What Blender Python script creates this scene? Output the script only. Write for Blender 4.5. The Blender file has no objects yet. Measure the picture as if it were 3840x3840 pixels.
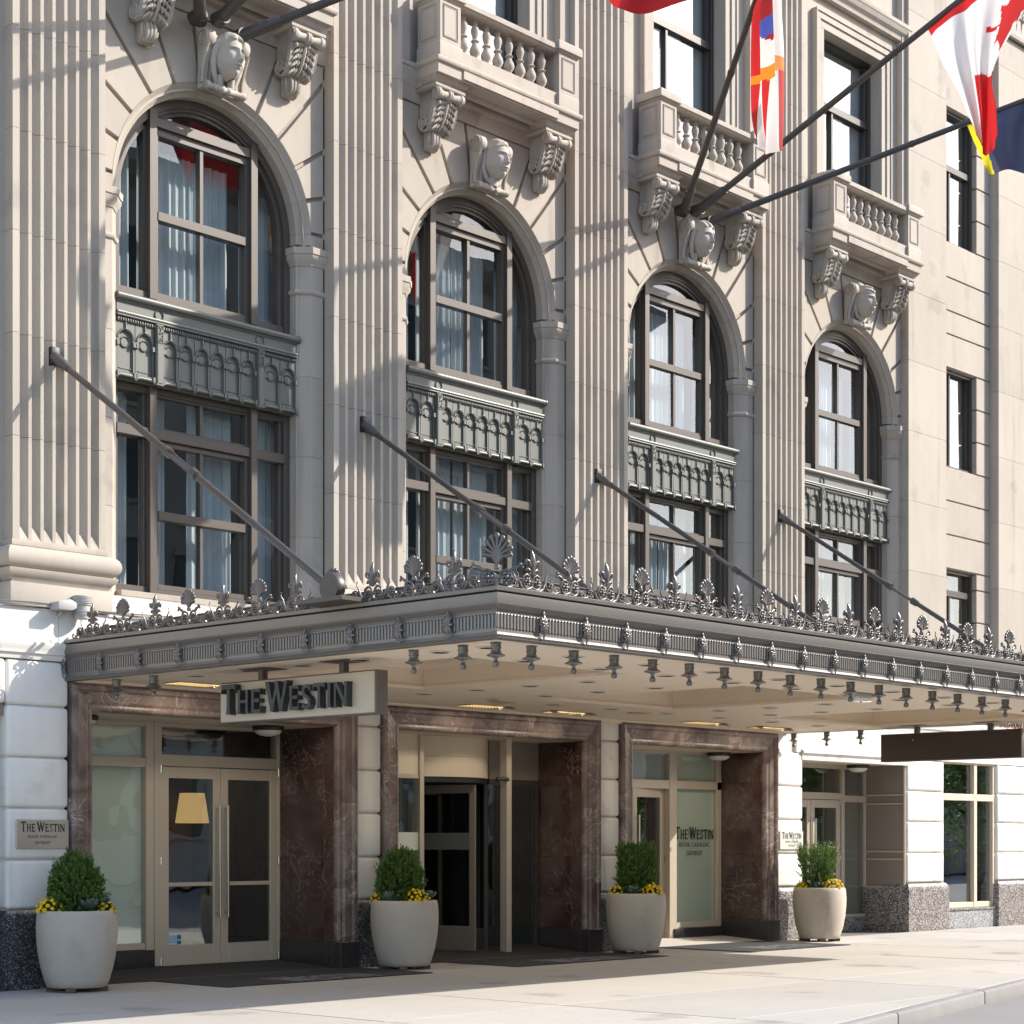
import bpy, bmesh, math, random
import numpy as np
from math import sin, cos, pi, radians, sqrt, atan2, hypot, asin, exp, tan
from mathutils import Vector, Matrix, Euler
random.seed(11)
SC = bpy.context.scene
COL = SC.collection
# ------------------------------------------------------------------ camera
cd = bpy.data.cameras.new('camera'); cam = bpy.data.objects.new('camera', cd); COL.objects.link(cam)
cam.location = (-14.312, -18.104, 1.6); cam.rotation_euler = (pi/2, 0, -radians(47.18))
cd.lens = 66.69; cd.sensor_width = 36; cd.shift_y = 0.3229; cd.clip_start = .1; cd.clip_end = 2000
SC.camera = cam
# ------------------------------------------------------------------ sky, sun, exposure
SUN = Vector((1.29, -1.0, 1.126)).normalized()          # towards the sun
W = bpy.data.worlds.new('World'); SC.world = W; W.use_nodes = True
wn = W.node_tree.nodes; wl = W.node_tree.links
sky = wn.new('ShaderNodeTexSky'); sky.sky_type = 'NISHITA'; sky.sun_disc = False
sky.sun_elevation = asin(SUN.z); sky.sun_rotation = atan2(SUN.x, SUN.y)
sky.air_density = 1.0; sky.dust_density = 1.2; sky.ozone_density = 1.0
bg = wn['Background']; bg.inputs['Strength'].default_value = 0.15
wl.new(sky.outputs[0], bg.inputs['Color'])
sd = bpy.data.lights.new('sun', 'SUN'); sd.energy = 3.1; sd.angle = radians(0.5); sd.color = (1.0, .935, .84)
so = bpy.data.objects.new('sun', sd); COL.objects.link(so)
so.rotation_euler = SUN.to_track_quat('Z', 'Y').to_euler(); so.location = (40, -40, 40)
SC.view_settings.view_transform = 'Standard'; SC.view_settings.look = 'None'
SC.view_settings.exposure = 1.25; SC.view_settings.gamma = 1; SC.view_settings.use_curve_mapping = False
SC.render.engine = 'CYCLES'
SC.cycles.max_bounces = 8; SC.cycles.transparent_max_bounces = 16; SC.cycles.caustics_reflective = False
SC.cycles.caustics_refractive = False

# ------------------------------------------------------------------ materials
def mat(name, col, rough=.6, metal=0.0, var=(), bump=(), rnd=0.0, spec=.5, streak=0.0, island=0.0, trans=None, soot=0.0, spots=0.0):
    m = bpy.data.materials.new(name); m.use_nodes = True
    N = m.node_tree.nodes; L = m.node_tree.links; b = N['Principled BSDF']
    b.inputs['Roughness'].default_value = rough; b.inputs['Metallic'].default_value = metal
    b.inputs['Specular IOR Level'].default_value = spec
    geo = N.new('ShaderNodeNewGeometry'); pos = geo.outputs['Position']
    acc = None
    def addv(sock, amt):
        nonlocal acc
        ma = N.new('ShaderNodeMath'); ma.operation = 'MULTIPLY_ADD'
        L.new(sock, ma.inputs[0]); ma.inputs[1].default_value = 2*amt
        if acc is None: ma.inputs[2].default_value = 1-amt
        else:
            s2 = N.new('ShaderNodeMath'); s2.operation = 'SUBTRACT'; L.new(acc, s2.inputs[0]); s2.inputs[1].default_value = amt
            L.new(s2.outputs[0], ma.inputs[2])
        acc = ma.outputs[0]
    def noise(scale, det, stretch=(1, 1, 1)):
        mp = N.new('ShaderNodeMapping'); mp.inputs['Scale'].default_value = stretch; L.new(pos, mp.inputs['Vector'])
        n = N.new('ShaderNodeTexNoise'); n.inputs['Scale'].default_value = scale; n.inputs['Detail'].default_value = det
        L.new(mp.outputs[0], n.inputs['Vector']); return n.outputs['Fac']
    for v in var: addv(noise(v[0], v[1], v[3] if len(v) > 3 else (1, 1, 1)), v[2])
    if streak: addv(noise(1.0, 4, (5, 5, .35)), streak)
    def thresh(sock, lo, hi):
        r = N.new('ShaderNodeMapRange'); r.interpolation_type = 'SMOOTHSTEP'; L.new(sock, r.inputs['Value']); r.inputs['From Min'].default_value = lo; r.inputs['From Max'].default_value = hi
        r.inputs['To Min'].default_value = .5; r.inputs['To Max'].default_value = -.5; return r.outputs[0]
    if soot:
        addv(thresh(noise(1.0, 5, (3.2, 3.2, .22)), .56, .74), soot); addv(thresh(noise(1.7, 7), .58, .70), soot*.6)
    if spots:
        vo = N.new('ShaderNodeTexVoronoi'); vo.inputs['Scale'].default_value = 4.5; L.new(pos, vo.inputs['Vector'])
        addv(thresh(vo.outputs['Distance'], .075, .055), spots); addv(thresh(noise(.8, 8), .60, .68), spots*.5)
    if rnd:
        oi = N.new('ShaderNodeObjectInfo'); addv(oi.outputs['Random'], rnd)
    if island: addv(geo.outputs['Random Per Island'], island)
    if acc is not None:
        h = N.new('ShaderNodeHueSaturation'); h.inputs['Color'].default_value = (*col, 1); L.new(acc, h.inputs['Value'])
        L.new(h.outputs[0], b.inputs['Base Color'])
    else: b.inputs['Base Color'].default_value = (*col, 1)
    prev = None
    for s, st, d in bump:
        bn = N.new('ShaderNodeBump'); bn.inputs['Strength'].default_value = st; bn.inputs['Distance'].default_value = d
        L.new(noise(s, 5), bn.inputs['Height'])
        if prev: L.new(prev, bn.inputs['Normal'])
        prev = bn.outputs[0]
    if prev: L.new(prev, b.inputs['Normal'])
    if trans:
        t = N.new('ShaderNodeBsdfTranslucent'); t.inputs[0].default_value = (*trans[0], 1)
        if acc is not None: pass
        mx = N.new('ShaderNodeMixShader'); mx.inputs[0].default_value = trans[1]
        L.new(b.outputs[0], mx.inputs[1]); L.new(t.outputs[0], mx.inputs[2])
        L.new(mx.outputs[0], N['Material Output'].inputs['Surface'])
    return m

def glass(name, tint, ior=1.6, k=1.4, c=.03, wob=.0, wscale=1.2, rough=0.0):
    m = bpy.data.materials.new(name); m.use_nodes = True
    N = m.node_tree.nodes; L = m.node_tree.links; N.remove(N['Principled BSDF'])
    t = N.new('ShaderNodeBsdfTransparent'); t.inputs[0].default_value = (*tint, 1)
    g = N.new('ShaderNodeBsdfGlossy'); g.inputs['Roughness'].default_value = rough; g.inputs[0].default_value = (.95, .97, 1, 1)
    f = N.new('ShaderNodeFresnel'); gb = N.new('ShaderNodeNewGeometry'); mi = N.new('ShaderNodeMapRange')   # same reflectance from either side
    mi.inputs['To Min'].default_value = ior; mi.inputs['To Max'].default_value = 1/ior; L.new(gb.outputs['Backfacing'], mi.inputs['Value']); L.new(mi.outputs[0], f.inputs['IOR'])
    ma = N.new('ShaderNodeMath'); ma.operation = 'MULTIPLY_ADD'; ma.use_clamp = True; ma.inputs[1].default_value = k; ma.inputs[2].default_value = c
    L.new(f.outputs[0], ma.inputs[0])
    mx = N.new('ShaderNodeMixShader'); L.new(ma.outputs[0], mx.inputs[0]); L.new(t.outputs[0], mx.inputs[1]); L.new(g.outputs[0], mx.inputs[2])
    L.new(mx.outputs[0], N['Material Output'].inputs['Surface'])
    if wob:
        geo = N.new('ShaderNodeNewGeometry'); n = N.new('ShaderNodeTexNoise'); n.inputs['Scale'].default_value = wscale; n.inputs['Detail'].default_value = 1
        L.new(geo.outputs['Position'], n.inputs['Vector'])
        b = N.new('ShaderNodeBump'); b.inputs['Strength'].default_value = wob; b.inputs['Distance'].default_value = .1
        L.new(n.outputs['Fac'], b.inputs['Height']); L.new(b.outputs[0], g.inputs['Normal'])
    return m

def granite(name, cols, scale, rough=.35):
    m = bpy.data.materials.new(name); m.use_nodes = True
    N = m.node_tree.nodes; L = m.node_tree.links; b = N['Principled BSDF']; b.inputs['Roughness'].default_value = rough
    geo = N.new('ShaderNodeNewGeometry'); v = N.new('ShaderNodeTexVoronoi'); v.inputs['Scale'].default_value = scale
    L.new(geo.outputs['Position'], v.inputs['Vector'])
    sp = N.new('ShaderNodeSeparateColor'); L.new(v.outputs['Color'], sp.inputs[0])
    r = N.new('ShaderNodeValToRGB'); r.color_ramp.interpolation = 'CONSTANT'
    e = r.color_ramp.elements
    while len(e) < len(cols): e.new(.5)
    for i, (p, c) in enumerate(cols): e[i].position = p; e[i].color = (*c, 1)
    L.new(sp.outputs[0], r.inputs[0]); L.new(r.outputs[0], b.inputs['Base Color'])
    return m

def marble(name, dark, light, vein, rough, vamt, big=1.3):
    m = bpy.data.materials.new(name); m.use_nodes = True
    N = m.node_tree.nodes; L = m.node_tree.links; b = N['Principled BSDF']; b.inputs['Roughness'].default_value = rough
    geo = N.new('ShaderNodeNewGeometry'); oi = N.new('ShaderNodeObjectInfo')
    ad = N.new('ShaderNodeVectorMath'); ad.operation = 'ADD'; L.new(geo.outputs['Position'], ad.inputs[0])
    sc = N.new('ShaderNodeMath'); sc.operation = 'MULTIPLY'; sc.inputs[1].default_value = 7; L.new(oi.outputs['Random'], sc.inputs[0]); L.new(sc.outputs[0], ad.inputs[1])
    def noise(s, d, dist=0.0):
        n = N.new('ShaderNodeTexNoise'); n.inputs['Scale'].default_value = s; n.inputs['Detail'].default_value = d
        n.inputs['Distortion'].default_value = dist; L.new(ad.outputs[0], n.inputs['Vector']); return n.outputs['Fac']
    def ramp(s, stops):
        r = N.new('ShaderNodeValToRGB'); e = r.color_ramp.elements
        while len(e) < len(stops): e.new(.5)
        for i, (p, c) in enumerate(stops): e[i].position = p; e[i].color = (c, c, c, 1) if not isinstance(c, tuple) else (*c, 1)
        L.new(s, r.inputs[0]); return r.outputs[0]
    base = ramp(noise(big, 7, 1.0), [(.35, dark), (.5, tuple(.5*(a+c) for a, c in zip(dark, light))), (.68, light)])
    v1 = ramp(noise(2.2, 6, 1.6), [(.482, 0), (.5, 1), (.518, 0)])
    v2 = ramp(noise(6.0, 5, 1.2), [(.488, 0), (.5, 1), (.512, 0)])
    msk = ramp(noise(1.1, 3), [(.42, 0), (.62, 1)])
    mxa = N.new('ShaderNodeMath'); mxa.operation = 'MAXIMUM'; L.new(v1, mxa.inputs[0]); L.new(v2, mxa.inputs[1])
    mb = N.new('ShaderNodeMath'); mb.operation = 'MULTIPLY'; L.new(mxa.outputs[0], mb.inputs[0]); L.new(msk, mb.inputs[1])
    mc = N.new('ShaderNodeMath'); mc.operation = 'MULTIPLY'; L.new(mb.outputs[0], mc.inputs[0]); mc.inputs[1].default_value = vamt
    sp = ramp(noise(22, 2), [(.66, 0), (.75, .7)])
    md = N.new('ShaderNodeMath'); md.operation = 'MAXIMUM'; L.new(mc.outputs[0], md.inputs[0])
    sp2 = N.new('ShaderNodeMath'); sp2.operation = 'MULTIPLY'; L.new(sp, sp2.inputs[0]); L.new(msk, sp2.inputs[1]); L.new(sp2.outputs[0], md.inputs[1])
    mx = N.new('ShaderNodeMix'); mx.data_type = 'RGBA'; L.new(md.outputs[0], mx.inputs[0]); L.new(base, mx.inputs[6]); mx.inputs[7].default_value = (*vein, 1)
    L.new(mx.outputs[2], b.inputs['Base Color'])
    return m

LIME = mat('limestone', (.425, .376, .320), .85, var=[(.9, 6, .10), (9, 4, .04)], streak=.08, rnd=.05, soot=.11, bump=[(45, .12, .004)])
CARVE = mat('carved_limestone', (.44, .395, .345), .85, var=[(2.5, 6, .13), (20, 4, .06)], soot=.13, bump=[(60, .2, .004)])
PALE = mat('painted_stone', (.75, .725, .68), .75, var=[(1.6, 6, .06), (12, 4, .04)], streak=.06, rnd=.05, soot=.12, bump=[(30, .25, .006), (8, .2, .01)])
GRAN = granite('grey_granite', [(0, (.035, .033, .035)), (.3, (.16, .145, .14)), (.55, (.30, .265, .25)), (.78, (.44, .40, .38))], 62)
GRAND = granite('dark_granite', [(0, (.02, .02, .022)), (.4, (.055, .055, .06)), (.72, (.12, .12, .125)), (.9, (.25, .25, .26))], 70)
GRANB = granite('brown_granite', [(0, (.022, .018, .02)), (.5, (.036, .03, .032)), (.8, (.06, .05, .052))], 110, .3)
MARB = marble('red_marble', (.036, .011, .009), (.095, .055, .045), (.36, .30, .27), .16, .5)
MARF = marble('weathered_marble', (.080, .047, .041), (.20, .155, .138), (.48, .41, .38), .38, .75, 2.2)
BRONZE = mat('taupe_frame_paint', (.098, .081, .068), .42, .12, var=[(3, 4, .06)])
BRONZD = mat('dark_frame_paint', (.07, .06, .052), .42, .3, var=[(3, 4, .06)])
GREEN = mat('grey_green_paint', (.140, .144, .128), .45, .05, var=[(4, 5, .05)])
CANO = mat('silver_taupe_paint', (.20, .182, .165), .38, .4, var=[(2.5, 5, .06)], bump=[(90, .05, .002)])
CREST = mat('cresting_metal', (.17, .15, .142), .34, .6, var=[(6, 4, .08)])
SOFF = mat('tan_soffit_paint', (.80, .69, .555), .6, var=[(1.5, 4, .03)])
BEIGE = mat('beige_metal', (.66, .56, .43), .45, .05, var=[(2, 4, .03)], bump=[(60, .04, .002)])
DOORM = mat('champagne_aluminium', (.52, .45, .36), .38, .2, var=[(2.5, 4, .03)])
TAUPE = mat('taupe_panel', (.26, .225, .185), .45, .2, var=[(2, 4, .03)])
STEEL = mat('brushed_steel', (.55, .52, .48), .25, .95)
PIPE = mat('dark_pole_paint', (.085, .075, .07), .5, .3, var=[(8, 5, .25)])
ROD = mat('grey_rod_paint', (.10, .092, .087), .42, .45, var=[(6, 5, .1)])
BLACK = mat('black_rubber', (.012, .012, .013), .5)
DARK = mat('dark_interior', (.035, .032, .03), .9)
ROOM = mat('interior_wall', (.30, .27, .22), .9)
CURT = mat('sheer_curtain', (.66, .70, .73), .9, var=[(3, 3, .05, (6, 6, .2))], trans=((.6, .66, .68), .35))
CEIL = mat('white_ceiling', (.6, .58, .52), .9)
WGL = glass('window_glass', (.92, .97, .97), 1.62, 1.15, .03, .012, 1.1)
DGL = glass('door_glass', (.80, .83, .81), 1.6, 1.3, .05, .02, 2.2)
SGL = glass('wavy_glass', (.95, .98, .96), 1.55, 1.5, .03, .10, 1.6)
SKYGL = glass('coated_glass', (.7, .75, .75), 1.7, 1.3, .11, .01, 1.0)
FROST = mat('frosted_panel', (.66, .69, .62), .5, var=[(.9, 3, .06)])
CONC = mat('pavement_concrete', (.43, .40, .36), .88, var=[(.55, 6, .10), (5, 5, .05), (40, 3, .04)], rnd=.07, spots=.26, bump=[(60, .15, .003)])
KERB = mat('kerb_concrete', (.27, .255, .245), .9, var=[(2.2, 6, .16), (30, 4, .06)], rnd=.03, bump=[(40, .25, .004)])
ASPH = mat('asphalt', (.235, .222, .212), .93, var=[(1.2, 5, .08), (90, 2, .25)], bump=[(120, .4, .004)])
POT = mat('cast_concrete', (.455, .405, .345), .85, var=[(2.5, 5, .09), (9, 5, .09, (1, 1, 9)), (70, 2, .06)], soot=.10, bump=[(40, .15, .004)])
SOIL = mat('potting_soil', (.03, .022, .016), .95)
WOODF = mat('wooden_foot', (.11, .065, .04), .8, var=[(9, 4, .2)])
LEAF = mat('boxwood_leaf', (.085, .17, .026), .42, var=[(3, 3, .25)], island=.45, trans=((.10, .20, .02), .22))
STEM = mat('twig_bark', (.07, .05, .03), .85)
KALE = mat('kale_leaf', (.075, .13, .095), .5, var=[(14, 4, .3)], rnd=.2)
KALED = mat('dark_kale_leaf', (.04, .075, .045), .5, var=[(14, 4, .3)], rnd=.2)
MUMF = mat('mum_foliage', (.03, .07, .018), .6, island=.3)
YEL = mat('yellow_petal', (.92, .64, .004), .6, rnd=.12)
MATM = mat('black_carpet_mat', (.030, .029, .031), .95, var=[(70, 2, .3)], bump=[(220, .5, .004)])
MATT = mat('grey_mat_print', (.19, .19, .20), .95)
LETT = mat('blackened_letter', (.035, .04, .046), .35, .2)
SIGNB = mat('beige_sign_face', (.52, .455, .36), .45, .1)
SIGNF = mat('brown_sign_cabinet', (.15, .125, .11), .45, .1)
BRASS = mat('brushed_plate', (.56, .49, .40), .32, .6, var=[(30, 3, .06, (.2, 1, 8))])
INK = mat('black_ink', (.014, .014, .016), .5)
WLAMP = mat('opal_diffuser', (.72, .70, .64), .35)
BLIND = mat('pale_grey_plastic', (.40, .40, .39), .5)
CABL = mat('grey_cable_sheath', (.15, .14, .13), .6)
REDC = mat('red_cloth', (.52, .022, .026), .7, trans=((.65, .03, .03), .35))
WHIC = mat('white_cloth', (.78, .77, .76), .7, trans=((.8, .78, .75), .4))
YELC = mat('yellow_cloth', (.75, .62, .03), .7, trans=((.8, .7, .03), .4))
ORAC = mat('orange_fringe', (.78, .26, .03), .7, trans=((.8, .3, .03), .35))
BLUC = mat('slate_blue_cloth', (.055, .065, .125), .6, trans=((.1, .11, .2), .25))
ROYC = mat('royal_blue_cloth', (.06, .09, .35), .7, trans=((.08, .12, .5), .35))
MAROC = mat('maroon_cloth', (.30, .02, .02), .7, trans=((.4, .03, .03), .35))
CAFE = mat('opposite_stone', (.46, .42, .37), .85, var=[(1.2, 5, .2)], rnd=.1)
WOODI = mat('interior_wood', (.08, .05, .03), .6)
def emit(name, col, st):
    m = bpy.data.materials.new(name); m.use_nodes = True; b = m.node_tree.nodes['Principled BSDF']
    b.inputs['Emission Color'].default_value = (*col, 1); b.inputs['Emission Strength'].default_value = st; b.inputs['Base Color'].default_value = (*col, 1); return m
GLOW = emit('lit_lamp_shade', (.9, .55, .22), .35)
GOLD = emit('lit_panel', (1, .78, .40), .8)

# ------------------------------------------------------------------ mesh helper
class MB:
    def __init__(s): s.v = []; s.f = []; s.m = []; s.cm = 0
    def add(s, vs, fs):
        o = len(s.v); s.v.extend(tuple(p) for p in vs); s.f.extend(tuple(i+o for i in f) for f in fs); s.m.extend([s.cm]*len(fs)); return s
    def box(s, x0, x1, y0, y1, z0, z1):
        return s.add([(x0, y0, z0), (x1, y0, z0), (x1, y1, z0), (x0, y1, z0), (x0, y0, z1), (x1, y0, z1), (x1, y1, z1), (x0, y1, z1)],
                     [(0, 3, 2, 1), (4, 5, 6, 7), (0, 1, 5, 4), (1, 2, 6, 5), (2, 3, 7, 6), (3, 0, 4, 7)])
    def prism(s, poly, ax, a, b):
        n = len(poly)
        def P(p, t): return (t, p[0], p[1]) if ax == 'x' else (p[0], t, p[1]) if ax == 'y' else (p[0], p[1], t)
        vs = [P(p, a) for p in poly]+[P(p, b) for p in poly]
        return s.add(vs, [tuple(range(n))[::-1], tuple(range(n, 2*n))]+[(i, (i+1) % n, n+(i+1) % n, n+i) for i in range(n)])
    def lathe(s, prof, n=16, o=(0, 0, 0), ax='z', cap=True):
        vs = []; fs = []; k = len(prof)
        for i in range(n):
            a = 2*pi*i/n
            for r, z in prof:
                p = (r*cos(a), r*sin(a), z)
                if ax == 'x': p = (p[2], p[0], p[1])
                elif ax == 'y': p = (p[0], p[2], p[1])
                vs.append((p[0]+o[0], p[1]+o[1], p[2]+o[2]))
        for i in range(n):
            j = (i+1) % n
            for q in range(k-1): fs.append((i*k+q, j*k+q, j*k+q+1, i*k+q+1))
        if cap: fs.append(tuple(i*k for i in range(n))[::-1]); fs.append(tuple(i*k+k-1 for i in range(n)))
        return s.add(vs, fs)
    def tube(s, pts, r, n=6, sq=1.0):
        pts = [Vector(p) for p in pts]; m = len(pts); rs = r if isinstance(r, (list, tuple)) else [r]*m
        vs = []; up = None
        for i, p in enumerate(pts):
            d = (pts[min(i+1, m-1)]-pts[max(i-1, 0)])
            if d.length < 1e-9: d = Vector((0, 0, 1))
            d.normalize()
            if up is None: up = d.orthogonal().normalized() if abs(d.y) > .95 else (Vector((0, 1, 0))-d*d.y).normalized()
            else:
                up = up-d*up.dot(d)
                up = up.normalized() if up.length > 1e-6 else d.orthogonal().normalized()
            q = d.cross(up)
            for j in range(n):
                a = 2*pi*j/n; vs.append(p+up*(rs[i]*cos(a)*sq)+q*(rs[i]*sin(a)))
        fs = [(i*n+j, i*n+(j+1) % n, (i+1)*n+(j+1) % n, (i+1)*n+j) for i in range(m-1) for j in range(n)]
        fs += [tuple(range(n))[::-1], tuple(range((m-1)*n, m*n))]
        return s.add(vs, fs)
    def sphere(s, c, r, n=8, m=6):
        rx, ry, rz = r if isinstance(r, (tuple, list)) else (r, r, r)
        vs = [(c[0], c[1], c[2]-rz)]
        for i in range(1, m):
            t = -pi/2+pi*i/m
            for j in range(n):
                a = 2*pi*j/n; vs.append((c[0]+rx*cos(t)*cos(a), c[1]+ry*cos(t)*sin(a), c[2]+rz*sin(t)))
        vs.append((c[0], c[1], c[2]+rz)); fs = []
        for j in range(n):
            fs.append((0, 1+(j+1) % n, 1+j)); fs.append((len(vs)-1, 1+(m-2)*n+j, 1+(m-2)*n+(j+1) % n))
            for i in range(m-2): fs.append((1+i*n+j, 1+i*n+(j+1) % n, 1+(i+1)*n+(j+1) % n, 1+(i+1)*n+j))
        return s.add(vs, fs)
    def sweep(s, path, prof, closed=False):
        # path in plan, prof = closed outline of (offset to the right of travel, z)
        n = len(path); k = len(prof); vs = []
        for i, p in enumerate(path):
            def dr(a, b):
                d = Vector((b[0]-a[0], b[1]-a[1])); d.normalize(); return d
            if 0 < i < n-1 or closed: d0 = dr(path[i-1], p); d1 = dr(p, path[(i+1) % n])
            elif i == 0: d0 = d1 = dr(p, path[1])
            else: d0 = d1 = dr(path[-2], p)
            n0 = Vector((d0.y, -d0.x)); n1 = Vector((d1.y, -d1.x)); mm = n0+n1; mm = mm/max(1e-6, mm.dot(n0))
            for o, z in prof: vs.append((p[0]+mm.x*o, p[1]+mm.y*o, z))
        fs = []
        for i in range(n if closed else n-1):
            j = (i+1) % n
            for q in range(k): fs.append((i*k+q, j*k+q, j*k+(q+1) % k, i*k+(q+1) % k))
        if not closed: fs += [tuple(range(k)), tuple(range((n-1)*k, n*k))[::-1]]
        return s.add(vs, fs)
    def arc(s, prof, cx, cz, a0, a1, n=12, capped=True):
        # closed profile of (radius, y) swept in the x-z plane
        k = len(prof); vs = []
        for i in range(n+1):
            a = a0+(a1-a0)*i/n
            for r, y in prof: vs.append((cx+r*cos(a), y, cz+r*sin(a)))
        fs = [(i*k+q, (i+1)*k+q, (i+1)*k+(q+1) % k, i*k+(q+1) % k) for i in range(n) for q in range(k)]
        if capped: fs += [tuple(range(k)), tuple(range(n*k, n*k+k))[::-1]]
        return s.add(vs, fs)
    def grid(s, fn, nu, nv):
        vs = [fn(i/nu, j/nv) for j in range(nv+1) for i in range(nu+1)]
        return s.add(vs, [(j*(nu+1)+i, j*(nu+1)+i+1, (j+1)*(nu+1)+i+1, (j+1)*(nu+1)+i) for j in range(nv) for i in range(nu)])
    def xf(s, M, start=0):
        s.v[start:] = [tuple(M @ Vector(p)) for p in s.v[start:]]; return s
    def mesh(s, name, mats, bevel=0.0, seg=2, ang=35, smooth=True, fix=True):
        me = bpy.data.meshes.new(name); me.from_pydata(s.v, [], s.f)
        mats = mats if isinstance(mats, (list, tuple)) else [mats]
        for m in mats: me.materials.append(m)
        if len(mats) > 1: me.polygons.foreach_set('material_index', s.m)
        if fix or bevel:
            bm = bmesh.new(); bm.from_mesh(me)
            if fix: bmesh.ops.recalc_face_normals(bm, faces=bm.faces)
            if bevel:
                ed = [e for e in bm.edges if len(e.link_faces) == 2 and e.calc_face_angle(0) > radians(28)]
                bmesh.ops.bevel(bm, geom=ed, offset=bevel, segments=seg, affect='EDGES', clamp_overlap=True, profile=.5)
            bm.to_mesh(me); bm.free()
        if smooth:
            me.polygons.foreach_set('use_smooth', [True]*len(me.polygons)); me.set_sharp_from_angle(angle=radians(ang))
        me.update(); return me
    def build(s, name, mats, parent=None, loc=(0, 0, 0), rot=(0, 0, 0), **k):
        return put(s.mesh(name, mats, **k), name, parent, loc, rot)
def put(me, name, parent=None, loc=(0, 0, 0), rot=(0, 0, 0), scale=None):
    o = bpy.data.objects.new(name, me); COL.objects.link(o); o.location = loc; o.rotation_euler = rot
    if scale: o.scale = scale
    if parent: o.parent = parent
    return o
def empty(name, loc=(0, 0, 0), rz=0, parent=None):
    o = put(None, name, parent, loc, (0, 0, rz)); o.empty_display_size = .2; return o
def tag(o, label=None, cat=None, group=None, kind=None):
    if label: o['label'] = label
    if cat: o['category'] = cat
    if group: o['group'] = group
    if kind: o['kind'] = kind
    return o
def copy_tree(o, parent=None):
    c = o.copy(); COL.objects.link(c)
    if parent: c.parent = parent
    for ch in list(o.children): copy_tree(ch, c)
    return c
BOX = lambda *a: MB().box(*a)
SP = 4.645
BC = [0, SP, 2*SP, 3*SP]
ZC, RA = 9.177, 1.50
# ------------------------------------------------------------------ ground
def kerb_y(x):
    P = [(-60, -24), (-14, -12.3), (.25, -8.9), (5.66, -7.6), (12, -6.15), (40, -1.5), (90, 4)]
    for (a, ya), (b, yb) in zip(P, P[1:]):
        if x <= b: return ya+(yb-ya)*(x-a)/(b-a)
    return 4
road = MB(); road.add([(-80, -80, -.135), (120, -80, -.135), (120, 8, -.135), (-80, 8, -.135)], [(0, 1, 2, 3)])
tag(road.build('road', ASPH), kind='structure')
wk = MB(); xs = [-30+1.5*i for i in range(60)]
wk.add([p for x in xs for p in ((x, kerb_y(x)+.16, -.012), (x, 6, -.012))], [(2*i, 2*i+2, 2*i+3, 2*i+1) for i in range(len(xs)-1)])
walk = tag(wk.build('sidewalk', mat('joint_grit', (.16, .145, .13), .95)), kind='structure')
SW = 2.35
for i in range(-6, 14):
    x0, x1 = -.30+i*SW+.008, -.30+(i+1)*SW-.008
    ys = [-.22, -1.45, -3.6, -5.75, -7.9, -10.05, -12.2]
    for y1, y0 in zip(ys, ys[1:]):
        y0 += .008; y1 -= .008; k0, k1 = kerb_y(x0)+.17, kerb_y(x1)+.17
        rect = [(x0, y0), (x1, y0), (x1, y1), (x0, y1)]; out = []
        side = lambda p: p[1]-(k0+(k1-k0)*(p[0]-x0)/(x1-x0))
        for p, q in zip(rect, rect[1:]+rect[:1]):
            a, c = side(p), side(q)
            if a >= 0: out.append(p)
            if a*c < 0: t = a/(a-c); out.append((p[0]+(q[0]-p[0])*t, p[1]+(q[1]-p[1])*t))
        if len(out) > 2: MB().prism(out, 'z', -.05, random.uniform(-.0015, .0015)).build('paving_slab', CONC, walk, bevel=.004, seg=1)
kb = tag(empty('kerb', (0, -8.9, 0)), kind='structure')
x = -22.0
while x < 34:
    x1 = x+2.9; p = [(x+.006, kerb_y(x)), (x1-.006, kerb_y(x1)), (x1-.006, kerb_y(x1)+.16), (x+.006, kerb_y(x)+.16)]
    MB().prism([(a, b+8.9) for a, b in p], 'z', -.2, .004).build('kerb_stone', KERB, kb, bevel=.022, seg=3); x = x1

# ------------------------------------------------------------------ hotel
HOTEL = tag(empty('hotel_building', (0, 0, 0)), 'pale limestone hotel with fluted pilasters and four tall arched windows above the metal canopy', 'building')
def part(name, mb, m, **k): return mb.build(name, m, HOTEL, **k)
# solid cores behind the dressed stone
core = MB()
PIL = [-SP/2+SP*k for k in range(4)]                       # pilaster axes
for k, px in enumerate(PIL): core.box(px-.62, px+.62, .0, .9, 4.42, 18)
core.box(-9, PIL[0]-.62, .02, .9, 0, 18)
for b in BC:
    for s in (-1, 1):
        x0, x1 = sorted((b+s*1.39, b+s*1.76)); core.box(x0, x1, .10, .9, 4.42, 9.1)
    n = 20; pr = [(b-1.76, 9.08), (b-1.42, 9.08)]+[(b-1.42*cos(pi*i/n), ZC+1.42*sin(pi*i/n)) for i in range(n+1)]+[(b+1.42, 9.08), (b+1.76, 9.08), (b+1.76, 11.93), (b-1.76, 11.93)]
    core.prism(pr, 'y', .055, .6)
    core.box(b-1.76, b-.915, .03, .9, 11.93, 18); core.box(b+.915, b+1.76, .03, .9, 11.93, 18); core.box(b-.915, b+.915, .03, .9, 15.47, 18)
    core.box(b-1.76, b+1.76, .12, .9, 4.1, 4.44)
part('wall_core', core, LIME)
low = MB(); low.box(-9, 30, -.02, .5, 3.30, 4.42)
part('lintel_wall', low, PALE)
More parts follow.
